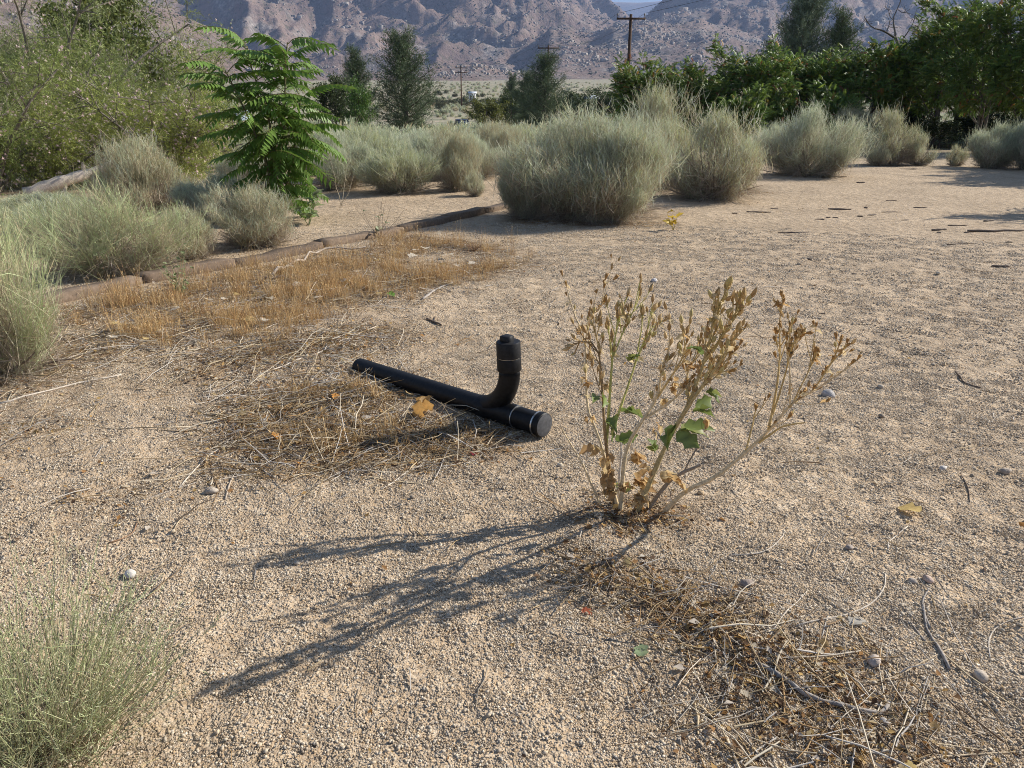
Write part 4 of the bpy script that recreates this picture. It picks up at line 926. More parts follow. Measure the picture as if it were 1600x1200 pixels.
    for a in [(660, 770, -.17, (-.7, -.4, -.2), .085, 1, 2), (690, 770, -.17, (.9, -.2, -.1), .09, 1, 3), (760, 680, -.2, (.8, -.2, .1), .075, 1, 3), (800, 720, -.2, (.9, 0, -.4), .06, 0, 2), (410, 690, .03, (.8, 0, .2), .07, 1, 3), (350, 730, .02, (.3, -.6, -.1), .07, 1, 3),
              (390, 820, 0, (.8, -.3, .1), .07, 1, 2), (310, 610, .02, (.2, -.8, -.2), .06, 1, 2), (790, 400, -.3, (-.5, -.2, .5), .05, 1, 2), (560, 880, -.08, (-.2, -.3, 1), .06, 1, 3), (450, 440, .08, (.2, -.3, .6), .05, 1, 3), (450, 1060, .05, (-1, 0, -.1), .07, 1, 1),
              (820, 590, -.25, (.7, -.3, 0), .05, 1, 3), (290, 860, .0, (-.9, -.2, -.2), .09, 0, 3), (320, 560, .05, (.9, -.2, -.1), .06, 0, 3), (260, 560, .05, (-.7, -.3, 0), .055, 0, 4), (330, 900, -.02, (-.3, -.5, -.6), .08, 0, 5), (340, 980, -.02, (-.3, -.4, -.6), .08, 0, 6),
              (460, 920, .03, (.5, -.2, .3), .09, 0, 6), (480, 1020, .0, (.4, -.5, .4), .09, 0, 8), (540, 960, -.08, (-.3, -.4, .4), .07, 0, 4), (420, 1050, -.02, (0, -.6, .5), .08, 0, 7), (600, 1010, -.05, (1, -.1, .1), .08, 0, 3), (690, 1030, -.06, (.9, -.2, -.4), .07, 0, 3),
              (350, 1070, -.04, (-.7, -.4, .2), .08, 0, 5), (620, 640, -.13, (-.5, -.4, -.3), .06, 0, 3), (560, 760, -.1, (.4, -.4, -.7), .06, 0, 3), (270, 720, .03, (-.1, -.4, -1), .05, 0, 2), (480, 1100, -.05, (.2, -.8, .1), .09, 0, 7), (700, 560, -.18, (.3, -.4, .4), .05, 0, 6), (760, 480, -.2, (.3, -.4, .4), .05, 0, 6), (640, 560, -.15, (.1, -.4, .5), .05, 0, 5)]: lv(*a)
build_weed()

# ---------------------------------------------------------------- litter: dry grass, straw, leaf crumbs (uncountable)
def stroke_pts(n, idx, spread=1.0):
    w = np.array([math.hypot(STROKES[i][2] - STROKES[i][0], STROKES[i][3] - STROKES[i][1]) * STROKES[i][4] * STROKES[i][5] + STROKES[i][4] ** 2 for i in idx]); q = np.array(idx)[R.choice(len(idx), n, p=w / w.sum())]
    S = np.array(STROKES)[q]; t = R.random(n); x = S[:, 0] + (S[:, 2] - S[:, 0]) * t + R.normal(0, .55, n) * S[:, 4] * spread; y = S[:, 1] + (S[:, 3] - S[:, 1]) * t + R.normal(0, .55, n) * S[:, 4] * spread
    return x, y
GOLD = [(.60, .41, .19), (.54, .35, .15), (.66, .51, .29), (.46, .27, .11), (.58, .39, .17), (.38, .22, .11)]
STRAWC = [(.56, .43, .25), (.46, .33, .17), (.40, .25, .11), (.36, .25, .13), (.66, .58, .46), (.26, .17, .09), (.50, .46, .41), (.20, .14, .09)]
def build_litter():
    # fine standing dry grass, in tufts
    mb = MB(); nt = 2000; x, y = stroke_pts(nt, [0, 1, 1, 2, 4, 0, 1], 1.25); xb, yb = stroke_pts(70, [5, 6], .7); x, y = np.concatenate([x, xb]), np.concatenate([y, yb])
    k = (fbm(x * 2.6, y * 2.6, 3, 200) > .52) | (R.random(len(x)) < .12)
    # keep the grass on the near side of the edging
    lx = np.interp(y, [4.6, 6.3, 8, 9.75, 11.2, 12.75], [-4.9, -3.8, -2.75, -1.66, -.85, -.05]); k &= x > lx + .14; x, y = x[k], y[k]
    per = 28; n = len(x) * per; xx, yy = np.repeat(x, per) + R.normal(0, .035, n), np.repeat(y, per) + R.normal(0, .035, n); hs = np.repeat(R.lognormal(math.log(.10), .6, len(x)).clip(.025, .30), per) * uni(.4, 1.2, n)
    hs *= np.where(np.hypot(xx, yy) < 4.8, .65, 1); d = norm(np.stack([R.normal(0, .28, n), R.normal(0, .28, n), np.ones(n)], 1)); C = curves(np.stack([xx, yy, Z(xx, yy) - .004], 1), d, hs, 3, -.12); c = pick(GOLD, n, .18)
    V, Q, K = ribbons(C, uni(.0012, .0028, n), np.stack([c * .85, c, c * 1.1], 1), [1, .9, .3]); mb.add(V, None, Q, K)
    q = R.random(n) < .3; V, Q, K = ribbons(curves(C[q, 2], d[q], .018, 3), .0045, np.repeat((c[q] * 1.08)[:, None], 3, 1), [.3, 1, .2]); mb.add(V, None, Q, K)
    tag(obj('dry_grass', mb.build('dry_grass'), M_STRAW), 'fine golden dry grass standing along the edging and round the pipe', 'grass', kind='stuff')
    # fallen straw and fine stalks
    mb = MB(); x, y = stroke_pts(8500, [i for i in range(len(STROKES)) if i not in (10, 11, 12)]); x2, y2 = wedge(1500, 1.2, 9, half=42); x3, y3 = stroke_pts(4200, [5, 6, 7], .9); x4, y4 = stroke_pts(5000, [3, 4, 0, 1], 1.2); x5, y5 = stroke_pts(1100, [10, 11, 12], 1.25); x6, y6 = stroke_pts(900, [3, 5, 6, 7, 8, 1, 12], 1.3)
    x, y = np.concatenate([x, x2, x3, x4, x5, x6]), np.concatenate([y, y2, y3, y4, y5, y6]); n = len(x); a = uni(0, 6.283, n); L = R.lognormal(math.log(.085), .65, n).clip(.02, .5); d = np.stack([np.cos(a), np.sin(a), R.normal(.02, .10, n)], 1)
    n6 = len(x6); L[-n6:] = uni(.12, .42, n6); h = uni(.001, .014, n); C = curves(np.stack([x, y, h], 1), d, L, 4, 0, .16); C[:, :, 2] = np.maximum(C[:, :, 2], .0015) + Z(C[:, :, 0], C[:, :, 1]); c = pick(STRAWC, n, .2); c[-n6:] = pick([(.70, .61, .46), (.62, .50, .32), (.66, .60, .52)], n6, .1); rw_ = R.lognormal(math.log(.0013), .4, n).clip(.0006, .0032); rw_[-n6:] = uni(.0018, .0034, n6)
    V, Q, K = tubes(C, (rw_[:, None]) * np.array([1, 1, .9, .6]), 3, np.repeat(c[:, None], 4, 1)); mb.add(V, None, Q, K)
    tag(obj('straw_litter', mb.build('straw_litter'), M_STRAW), 'tangled fallen straw and thin stalks strewn over the gravel', 'straw', kind='stuff')
    # crumbs of leaves and bark
    V0 = np.array([[0, 0, 0], [.5, .3, .12], [1, .05, 0], [.5, -.3, .10]]); T0 = np.array([[0, 1, 2], [0, 2, 3]])
    x, y = stroke_pts(14000, list(range(len(STROKES))), .9); x2, y2 = wedge(2500, 1.2, 14, half=42); x3, y3 = stroke_pts(11000, [5, 5, 6, 6, 3, 10, 11, 12, 13, 13], 1.1); x, y = np.concatenate([x, x2, x3]), np.concatenate([y, y2, y3]); n = len(x); a = uni(0, 6.283, n)
    d = np.stack([np.cos(a), np.sin(a), R.normal(0, .3, n)], 1); c = pick([(.34, .19, .08), (.22, .125, .06), (.44, .28, .11), (.13, .08, .05), (.46, .31, .12), (.40, .21, .07), (.16, .10, .06)], n, .2); pale = R.random(n) < .13; c[pale] = pick([(.66, .58, .44), (.64, .56, .46), (.64, .50, .27)], pale.sum(), .08)
    P, F, K = scatter(V0, T0, frames(d, R.normal(0, .5, n)), np.stack([x, y, Z(x, y) + uni(.002, .010, n)], 1), R.lognormal(math.log(.014), .5, n).clip(.005, .034) * np.where(pale, 1.25, 1), c)
    tag(obj('leaf_crumbs', mesh('leaf_crumbs', P, F, K), M_DRYLEAF), 'crumbled brown leaves and seed husks among the straw', 'leaf litter', kind='stuff')
build_litter()

# ---------------------------------------------------------------- single sticks, bark pieces, leaves, stones
def stick(pts, r0, r1, col, label, group=None, forks=(), name='fallen_twig', lift=.4):
    P = np.array([G(*p) for p in pts]); base = np.array([P[:, 0].mean(), P[:, 1].mean(), 0]); base[2] = Z(base[0], base[1]); mb = MB()
    for q, (pp, a, b) in enumerate([(pts, r0, r1)] + [(f, r0 * .6, r1 * .7) for f in forks]):
        W = np.array([G(*p) for p in pp]); k = max(6, 3 * len(W)); c = resample(W, k) if len(W) > 1 else W; c[:, 2] = Z(c[:, 0], c[:, 1]) + np.linspace(a, b, k) * .75 + np.abs(np.sin(np.arange(k) * 1.3 + q)) * a * lift
        V, Q, K = tubes(c[None], (np.linspace(a, b, k) * (1 + .12 * R.normal(0, 1, k).clip(-1, 1)))[None], 6, np.array([col]) * (1 + R.normal(0, .05))); m = 6
        V = np.vstack([V, c[0], c[-1]]); n = len(V); T = [[n - 2, (j + 1) % m, j] for j in range(m)] + [[n - 1, (k - 1) * m + j, (k - 1) * m + (j + 1) % m] for j in range(m)]
        mb.add(V - base, np.array(T), Q, np.vstack([K, K[:2]]))
    return tag(obj(name, mb.build(name, True), M_WOOD, None, base), label, 'twig', group)
PALE, GREY, BRN, TAN = (.60, .52, .42), (.34, .30, .26), (.16, .12, .09), (.52, .41, .27)
stick([(1180, 1040), (1260, 1087), (1317, 1103), (1373, 1113), (1390, 1096)], .008, .006, GREY, 'thickest weathered grey branch lying in the straw strip', name='fallen_branch')
stick([(1483, 1047), (1463, 1007), (1447, 980), (1442, 950)], .006, .003, GREY, 'forked grey twig with short prongs beside the straw strip', forks=[[(1453, 982), (1440, 950), (1450, 925)], [(1447, 1003), (1422, 972)]])
stick([(1243, 980), (1317, 963), (1357, 947), (1380, 923), (1383, 900)], .003, .0022, PALE, 'pale hooked twig pointing away from the straw strip beside a white leaf')
stick([(1267, 1093), (1300, 1070), (1387, 1060), (1433, 1040), (1490, 1010)], .0028, .0018, TAN, 'long tan bent stalk crossing over the thick grey branch')
stick([(1420, 1203), (1467, 1180), (1533, 1173), (1610, 1166)], .0032, .0022, TAN, 'long tan twig running out of the straw strip to the frame edge')
stick([(1547, 1027), (1546, 997), (1563, 977), (1606, 969)], .0025, .0018, PALE, 'pale looped twig alone on bare gravel near the forked grey twig')
stick([(1200, 997), (1225, 962), (1262, 922)], .0026, .002, PALE, 'straight pale twig sticking out from the top of the straw strip')
stick([(1387, 862), (1390, 847), (1417, 828)], .003, .002, PALE, 'short pale curled twig just below the yellow leaf')
stick([(1140, 865), (1195, 862), (1222, 840), (1225, 826)], .003, .002, PALE, 'pale hooked twig between the dry weed and the straw strip')
stick([(1313, 1177), (1387, 1137), (1430, 1130)], .0028, .002, TAN, 'slanting tan twig below the thick grey branch')
stick([(1255, 1203), (1258, 1120), (1264, 1063)], .0018, .0014, PALE, 'thin straight pale stalk across the thick grey branch')
stick([(1385, 1058), (1386, 1015), (1395, 996)], .0022, .0016, GREY, 'short upright looking grey twig beside the pale stone in the straw')
stick([(1493, 582), (1505, 600), (1532, 607)], .006, .004, BRN, 'short dark bent twig alone on open gravel right of the weed')
stick([(1553, 640), (1555, 655)], .003, .002, PALE, 'tiny white straight twig on open gravel right of the weed')
stick([(1500, 750), (1512, 770), (1515, 786)], .003, .0018, BRN, 'thin dark curved twig on gravel above the pale looped twig')
stick([(1405, 727), (1420, 720), (1423, 717)], .0025, .002, PALE, 'tiny pale twig on gravel above the yellow leaf')
stick([(1520, 487), (1545, 481)], .003, .002, PALE, 'small white twig lying on the far open gravel')
stick([(800, 935), (860, 932), (1005, 938)], .0022, .0015, (.30, .24, .15), 'thin dark stalk lying across the tip of the weed shadow')
stick([(950, 925), (1010, 960), (1070, 1000), (1120, 1020)], .0024, .0018, (.36, .28, .20), 'long brown stalk along the upper end of the straw strip')
stick([(1000, 920), (1055, 965), (1150, 1010)], .0024, .0016, PALE, 'long pale stalk along the upper end of the straw strip')
stick([(425, 430), (470, 410), (507, 397), (572, 395)], .016, .009, (.42, .35, .28), 'long bent grey brown branch in the golden grass', name='fallen_branch', lift=4)
stick([(408, 445), (445, 443), (476, 440)], .014, .011, (.26, .19, .14), 'short dark brown stick in the golden grass below the long branch', lift=4)
stick([(660, 467), (682, 452), (710, 442)], .012, .006, GREY, 'grey stick at the gravel edge of the golden grass')
stick([(408, 520), (450, 500), (485, 485)], .005, .004, PALE, 'thin pale stalk below the golden grass')
stick([(400, 592), (470, 566), (520, 545), (590, 512)], .005, .003, PALE, 'very long pale stalk lying behind the pipe')
stick([(503, 545), (507, 520), (532, 502)], .004, .003, TAN, 'bent tan stalk crossing the very long pale one')
stick([(667, 500), (690, 510)], .009, .006, BRN, 'short dark stick on bare gravel behind the pipe', forks=[[(678, 504), (680, 496)]])
stick([(280, 765), (320, 722), (360, 685)], .0034, .0026, PALE, 'straight pale stalk at the outer edge of the pipe litter')
stick([(352, 780), (365, 745), (397, 707)], .004, .003, (.40, .33, .25), 'grey brown twig beside the small stone near the pipe litter')
stick([(272, 830), (297, 800), (347, 780)], .0028, .002, TAN, 'thin curved stalk on bare gravel near the small stone')
stick([(595, 762), (625, 742), (662, 714)], .0032, .0024, PALE, 'straight pale stalk below the pipe')
stick([(380, 692), (440, 672), (547, 632)], .0034, .0024, TAN, 'long tan stalk lying across the pipe litter')
stick([(170, 850), (205, 835), (215, 815)], .0035, .0025, (.28, .17, .10), 'reddish brown twig on the gravel above the foreground shrub')
stick([(0, 632), (60, 618), (130, 600), (190, 588)], .006, .004, PALE, 'long grey stem trailing from the big loose shrub')
stick([(0, 590), (70, 572), (140, 552), (215, 545)], .005, .003, (.46, .40, .33), 'second grey stem trailing from the big loose shrub, nearer the grass')
stick([(1315, 905), (1330, 870), (1300, 905)][:2], .0015, .001, PALE, 'hair thin pale stalk on gravel above the straw strip')
# bark pieces
def bark(px, py, lpx, hpx, label, group):
    g = G(px, py); dep = g[1]; L = lpx * dep / FPX; h = max(.010, hpx * dep / FPX * .38); g[2] = Z(g[0], g[1]); mb = MB(); n = 6; a = uni(-.35, .35)
    t = np.linspace(-.5, .5, n); c = np.stack([t * L * math.cos(a), t * L * math.sin(a) + R.normal(0, .03 * L, n), np.full(n, h * .4)], 1); ang = np.arange(6) * math.pi / 3 + .3; u = np.array([-math.sin(a), math.cos(a), 0])
    V = c[:, None] + (np.cos(ang)[None, :, None] * u * h * .75 + np.sin(ang)[None, :, None] * np.array([0, 0, h * .6])) * (np.array([.75, .9, 1.1, .9, 1.0, .7]) * uni(.7, 1.3, n))[:, None, None]
    V = V.reshape(-1, 3); b = np.arange(n - 1)[:, None] * 6; j = np.arange(6)[None]; j2 = (j + 1) % 6; Q = np.stack([b + j, b + j2, b + 6 + j2, b + 6 + j], -1).reshape(-1, 4); T = [[0, k + 1, k] for k in range(1, 5)] + [[30, 30 + k, 31 + k] for k in range(1, 5)]
    mb.add(V, np.array(T), Q, pick([(.15, .115, .09), (.21, .16, .12), (.11, .085, .07)], 1, .1)); tag(obj('bark_piece', mb.build('bark_piece'), M_WOOD, None, g), label, 'bark', group)
LB = 'small dark piece of bark or wood on the far open gravel'
for q in [(1312, 329, 34, 5), (1281, 343, 13, 5), (1294, 341, 6, 4), (1305, 341, 8, 4), (1240, 364, 46, 4), (1353, 326, 6, 6), (1344, 339, 8, 5), (1362, 337, 16, 4), (1390, 332, 26, 3), (1415, 344, 14, 4), (1438, 324, 20, 3), (1393, 314, 20, 3), (1468, 360, 30, 6), (1497, 354, 30, 4), (1467, 364, 6, 6), (1510, 364, 7, 6), (1545, 345, 18, 5), (1500, 382, 50, 3), (1265, 407, 8, 5), (1185, 333, 36, 4), (1148, 335, 8, 5), (1210, 327, 12, 3), (1285, 489, 10, 5), (1335, 430, 8, 4), (1345, 285, 14, 5), (1420, 262, 30, 4), (1576, 379, 10, 4)]: bark(*q, LB, 'bark pieces on the far gravel')
bark(1563, 418, 28, 9, 'dark red brown chunk of wood alone on the gravel below the bark pieces', None)
bark(1560, 362, 100, 8, 'longest dark stick of wood on the gravel at the tree shade', None)
# leaves
LEAFM = [leaf_mesh('fallen_leaf', (1, 1, 1), 130 + k, .35, 3, 6) for k in range(3)]
def fallen(px, py, wpx, col, label, group=None, tilt=.25, up=0.0):
    V0 = np.empty(len(LEAFM[0].vertices) * 3, np.float32); k = R.integers(0, 3); LEAFM[k].vertices.foreach_get('co', V0); V = V0.reshape(-1, 3).copy(); V[:, 0] -= .5; V[:, 1] *= 1.35; V[:, 2] *= .6
    g = G(px, py); s = wpx * math.hypot(g[1], CAMH) / FPX; g[2] = Z(g[0], g[1]) + .006 + up; Q = np.array([[i * 3 + j, i * 3 + j + 1, i * 3 + j + 4, i * 3 + j + 3] for i in range(5) for j in (0, 1)])
    o = obj('fallen_leaf', mesh('fallen_leaf', V * s, Q, np.array([col]) * (1 + R.normal(0, .06, (len(V), 1))), True), M_DRYLEAF, None, g, (R.normal(0, tilt), R.normal(0, tilt), uni(0, 6.28))); o.location.z += max(0, -min((o.rotation_euler.to_matrix() @ v.co).z for v in o.data.vertices)) - .004
    return tag(o, label, 'leaf', group)
fallen(1418, 803, 36, (.66, .50, .20), 'curled yellow leaf alone on the open gravel', None, .15)
fallen(1002, 1013, 26, (.40, .50, .27), 'pale green leaf on the gravel beside the straw strip', None, .15)
fallen(1337, 973, 28, (.62, .58, .50), 'whitish dry leaf under the pale hooked twig', None, .15)
fallen(980, 882, 16, (.70, .58, .30), 'small cream leaf at the top of the straw strip', None)
fallen(1005, 870, 14, (.68, .62, .52), 'small whitish leaf beside the cream one at the weed foot', None)
fallen(918, 950, 18, (.42, .12, .06), 'small reddish curled leaf at the tip of the straw strip', None)
fallen(1422, 1197, 18, (.66, .50, .20), 'yellow leaf at the lower end of the straw strip', None)
fallen(612, 463, 14, (.16, .30, .06), 'single fresh green leaf in the golden grass', None)
fallen(740, 708, 14, (.35, .04, .07), 'small crimson leaf on the gravel below the pipe', None)
for x, y in [(250, 512), (275, 495), (400, 470), (425, 478), (470, 455), (505, 440), (560, 430), (590, 415), (620, 400), (665, 395), (690, 420), (345, 505), (230, 540)] + [(545, 448), (537, 450), (523, 461), (685, 372), (646, 409), (651, 398), (498, 475), (738, 416), (713, 421), (592, 466), (440, 487), (415, 510), (352, 476), (363, 492), (372, 470), (190, 516), (185, 520), (180, 540), (330, 480), (300, 500), (390, 508), (455, 420), (700, 405)]:
    fallen(x + R.normal(0, 1), y, uni(11, 19), (.72, .65, .52) if R.random() < .6 else (.64, .48, .22), 'dry pale leaf caught in the golden grass', 'pale leaves in the golden grass', .22, .04)
for x, y in [(547, 605), (556, 629), (470, 700), (516, 698), (378, 652), (553, 688), (525, 625), (585, 628), (600, 650), (466, 728), (432, 690), (445, 668), (505, 650), (620, 700), (640, 625), (664, 640), (668, 632), (660, 648)]:
    fallen(x, y, uni(10, 19), [(.66, .58, .46), (.60, .44, .22), (.50, .34, .16), (.62, .30, .08)][R.integers(0, 4)], 'curled dry leaf in the litter beside the pipe', 'dry leaves beside the pipe', .6, .008)
for x, y, w_ in [(661, 642, 34), (655, 655, 28), (668, 650, 26)]: fallen(x, y, w_, (.62, .36, .12), 'big orange brown curled leaf leaning against the pipe', 'orange leaves against the pipe', 1.0)
for x, y in [(1270, 1025), (1285, 1012), (1300, 1035), (1320, 1050), (1240, 1020), (1190, 985), (1160, 1005), (1215, 1085), (1460, 1135), (1330, 1165), (1070, 948), (1085, 943), (1345, 1190), (1250, 1045), (1400, 1165), (1120, 965)]:
    fallen(x, y, uni(11, 20), [(.50, .32, .14), (.58, .40, .18), (.38, .22, .10), (.64, .56, .44)][R.integers(0, 4)], 'crumpled brown leaf in the straw strip', 'brown leaves in the straw strip', .5)
# stones
def stone(px, py, wpx, col, label, group=None):
    g = G(px, py); s = wpx * math.hypot(g[1], CAMH) / FPX / 2; V, T = ICO2; q = R.integers(0, 99); f = 1 + .4 * (vnoise(V[:, 0] * 1.6 + q, V[:, 1] * 1.6 + V[:, 2] * 1.9, q) - .5)
    P = V * f[:, None] * np.array([1, .75, .6]) * s; g[2] = Z(g[0], g[1]) + s * .3
    tag(obj('stone', mesh('stone', P, T, np.array([col])), M_ROCK, None, g, (0, 0, uni(0, 6))), label, 'stone', group)
stone(203, 893, 22, (.56, .52, .46), 'whitish stone on gravel above the foreground shrub'); stone(330, 770, 22, (.42, .36, .29), 'small tan stone beside a twig near the pipe litter'); stone(1295, 614, 24, (.40, .37, .34), 'grey stone on gravel right of the weed tips')
stone(1366, 1034, 26, (.46, .38, .31), 'pinkish grey stone in the straw strip'); stone(1532, 1056, 24, (.50, .42, .33), 'tan stone on gravel beside the forked twig'); stone(1168, 909, 22, (.30, .24, .20), 'dark brown stone on gravel right of the straw strip'); stone(1382, 1125, 16, (.36, .33, .30), 'grey stone at the end of the thick grey branch')
stone(1022, 439, 13, (.55, .52, .50), 'small black and white stone alone on the gravel behind the weed'); stone(1472, 738, 14, (.58, .53, .47), 'small whitish stone on gravel above the yellow leaf'); stone(1570, 742, 18, (.40, .33, .26), 'brown stone on gravel near the frame edge'); stone(1327, 855, 14, (.36, .30, .25), 'small brown stone below the yellow leaf')
stone(1448, 912, 18, (.48, .36, .29), 'reddish stone on gravel above the forked twig'); stone(1424, 913, 14, (.44, .37, .30), 'small tan stone next to the reddish one')
xs, ys = wedge(150, 1.7, 9, half=36)
for k in range(len(xs)):
    s = R.lognormal(math.log(.010), .4); V, T = ICO1; P = V * (1 + .2 * R.normal(0, 1, (len(V), 1)).clip(-1, 1)) * np.array([1, .8, .65]) * s
    tag(obj('pebble', mesh('pebble', P, T, pick(PEB, 1, .1)), M_ROCK, None, (xs[k], ys[k], Z(xs[k], ys[k]) + s * .3), (0, 0, uni(0, 6))), 'loose pebble, bigger than the grit, lying on the gravel', 'pebble', 'loose pebbles on the gravel')

# ---------------------------------------------------------------- wispy shrub at the near left corner, other small plants
def build_near_shrub():
    c0 = np.array([-1.20, 1.50, Z(-1.20, 1.50)]); t = thing('wispy_shrub', 'wispy pale green shrub with thin upright stems at the near corner', 'shrub', c0)
    n = 420; a = uni(0, 6.283, n); d = norm(np.stack([np.cos(a) * uni(.1, 1.25, n), np.sin(a) * uni(.1, 1.0, n), np.ones(n) * 1.0], 1)); L = uni(.18, .50, n); p = np.stack([np.cos(a), np.sin(a), a * 0], 1) * uni(0, .16, n)[:, None]
    C = curves(p, d, L, 7, uni(-.05, .15, n), .10); gr = pick([(.56, .60, .32), (.62, .63, .38), (.50, .55, .28), (.66, .60, .38)], n, .12); tw = pick([(.42, .34, .22), (.36, .28, .18)], n, .1); w = np.linspace(0, 1, 7)[None, :, None]
    cc = tw[:, None] * (1 - w) + gr[:, None] * w; mb = MB(); V, Q, K = tubes(C, np.linspace(.0015, .0007, 7)[None] * uni(.7, 1.3, n)[:, None], 3, cc); mb.add(V, None, Q, K)
    m = 1300; q = R.integers(0, n, m); i = R.integers(2, 6, m); u = R.random((m, 1)); pp = C[q, i] * (1 - u) + C[q, i + 1 - 1] * u; dd = norm(C[q, 6] - C[q, 3] + R.normal(0, .09, (m, 3))); C2 = curves(pp, dd, uni(.05, .16, m), 5, uni(0, .3, m), .12)
    V, Q, K = tubes(C2, np.linspace(.0009, .0005, 5)[None], 3, np.repeat(gr[q][:, None] * 1.06, 5, 1)); mb.add(V, None, Q, K); obj('stems', mb.build('stems'), M_SAGE, t)
    m = 6000; q = R.integers(0, len(C2), m); i = R.integers(0, 5, m); V, Q, K = ribbons(curves(C2[q, i], rdir(m, -.2, 1), uni(.006, .018, m), 3, .1), uni(.0008, .0018, m), np.repeat((gr[R.integers(0, n, m)] * 1.15)[:, None], 3, 1), [.6, 1, .2])
    mb = MB(); mb.add(V, None, Q, K); m = 1500; a = uni(0, 6.283, m); p = np.stack([np.cos(a), np.sin(a), a * 0], 1) * (np.sqrt(uni(0, 1, m)) * .36)[:, None]; p[:, 2] = uni(.01, .2, m); V, Q, K = ribbons(curves(p, rdir(m, -.2, 1), uni(.03, .12, m), 4, 0, .4), .0014, np.repeat(pick([(.50, .40, .24), (.44, .36, .22), (.38, .36, .18)], m)[:, None], 4, 1)); mb.add(V, None, Q, K)
    obj('fine_leaves', mb.build('fine_leaves'), M_SAGE, t)
build_near_shrub()
def small_plant(px, py, H, n, pal, leafs, label, spread=.4, name='small_plant', lpal=None, ls=.05, r=.003):
    g = G(px, py); g[2] = Z(g[0], g[1]); t = thing(name, label, 'plant', g); a = uni(0, 6.28, n); d = norm(np.stack([np.cos(a) * spread, np.sin(a) * spread, np.ones(n)], 1) + R.normal(0, .15, (n, 3))); C = curves(np.zeros((n, 3)) + [0, 0, -.01], d, H * uni(.6, 1.1, n), 7, 0, .12)
    V, Q, K = tubes(C, np.linspace(r, r * .4, 7)[None], 5, np.repeat(pick(pal, n)[:, None], 7, 1)); obj('stem', mesh('stem', V, Q, K, True), M_WOOD, t); lm = [leaf_mesh('leaf', c, 140 + k + int(px), .4) for k, c in enumerate(lpal or [(.2, .28, .1)])]
    for k in range(leafs):
        q, i = R.integers(0, n), R.integers(2, 7); o = obj('leaf', lm[k % len(lm)], M_LEAF, t, C[q, i]); o.scale = (ls * uni(.7, 1.2),) * 3; o.rotation_euler = (R.normal(0, .5), -uni(-.3, .9), uni(0, 6.28))
small_plant(1052, 360, .22, 5, [(.45, .35, .10)], 8, 'little seedling with golden yellow leaves on open gravel', .35, 'seedling', [(.55, .38, .04), (.60, .45, .08)], .13, .004)
small_plant(1226, 272, .45, 4, [(.25, .3, .12)], 12, 'small grey green weed at the foot of the wide rabbitbrush', .3, 'green_weed', [(.30, .38, .20), (.24, .33, .16)], .16, .006)
small_plant(533, 322, 1.0, 3, [(.55, .49, .38)], 4, 'tall bare pale stalks beside the sapling at the path', .35, 'dry_stalk', [(.40, .36, .24)], .06, .006)
small_plant(592, 372, .55, 14, [(.20, .15, .11), (.28, .22, .16)], 6, 'fan of thin dark stems leaning over the edging', .6, 'thin_stems', [(.30, .34, .20)], .08, .0025)
small_plant(482, 352, .5, 5, [(.3, .34, .16)], 22, 'grey green broad leaved weed beside the sapling foot', .5, 'broadleaf_weed', [(.28, .36, .18), (.24, .32, .15), (.34, .40, .24)], .14, .006)
small_plant(285, 462, .42, 16, [(.30, .34, .16), (.35, .37, .2)], 60, 'small green seedling shrub growing through the edging', .45, 'young_shrub', [(.20, .26, .10), (.27, .31, .15)], .035, .0022)
small_plant(650, 380, .2, 16, [(.20, .13, .09), (.26, .18, .12)], 5, 'low dark dry tuft in the golden grass', .8, 'dry_tuft', [(.3, .2, .1)], .03, .002)
small_plant(740, 392, .2, 40, [(.34, .22, .13), (.26, .17, .11)], 5, 'purplish dry tuft at the end of the golden grass', 1.0, 'dry_tuft', [(.3, .2, .1)], .03, .002)

# ---------------------------------------------------------------- fallen log, stump, bare dead branches
def build_log():
    P = np.array([PY(40, 302, 14.3), PY(100, 283, 14.6), PY(140, 270, 14.9), PY(180, 255, 15.2)]); b = np.array([P[0, 0], P[0, 1], Z(P[0, 0], P[0, 1])]); t = thing('fallen_log', 'pale barkless fallen log lying among shrubs under the willows', 'log', b)
    P[0, 2] = b[2] + .03; c = resample(P - b, 12); V, Q, K = tubes(c[None], np.linspace(.13, .07, 12)[None] * (1 + .08 * R.normal(0, 1, 12))[None], 10, np.array([(.55, .47, .38)])); V = np.vstack([V, c[0], c[-1]]); n = len(V); T = [[n - 2, (j + 1) % 10, j] for j in range(10)] + [[n - 1, 110 + j, 110 + (j + 1) % 10] for j in range(10)]
    obj('trunk', mesh('trunk', V, [np.array(T), Q], np.vstack([K, K[:2]]), True), M_WOOD, t)
    for i, d in ((7, (.1, -.2, 1)), (5, (-.3, -.4, -.9)), (8, (.2, -.3, -1))):
        C = curves(c[i:i + 1], norm(np.array([d], float)), .22 if i == 7 else .45, 4, 0, .1); V, Q, K = tubes(C, np.array([[.05, .04, .035, .02]]), 6, np.array([(.48, .40, .32)])); obj('branch_stub', mesh('branch_stub', V, Q, K, True), M_WOOD, t)
build_log()
def build_stump():
    g = G(1146, 246); Y = 30.0; p = PY(1146, 190, Y); z = Z(p[0], Y); t = thing('dark_stump', 'dark broken stump standing among shrubs before the grove', 'stump', (p[0], Y, z)); c = np.array([[0, 0, -.05], [.02, 0, .4], [-.02, 0, .8], [.03, 0, 1.15]]); V, Q, K = tubes(c[None], np.array([[.20, .15, .15, .12]]), 9, np.array([(.05, .04, .035)])); obj('trunk', mesh('trunk', V, Q, K, True), M_BARK, t)
    c = np.array([[0, 0, .75], [-.25, 0, .95], [-.45, 0, .8], [-.55, 0, .5]]); V, Q, K = tubes(c[None], np.array([[.06, .07, .06, .04]]), 7, np.array([(.05, .04, .035)])); obj('branch_stub', mesh('branch_stub', V, Q, K, True), M_BARK, t)
build_stump()
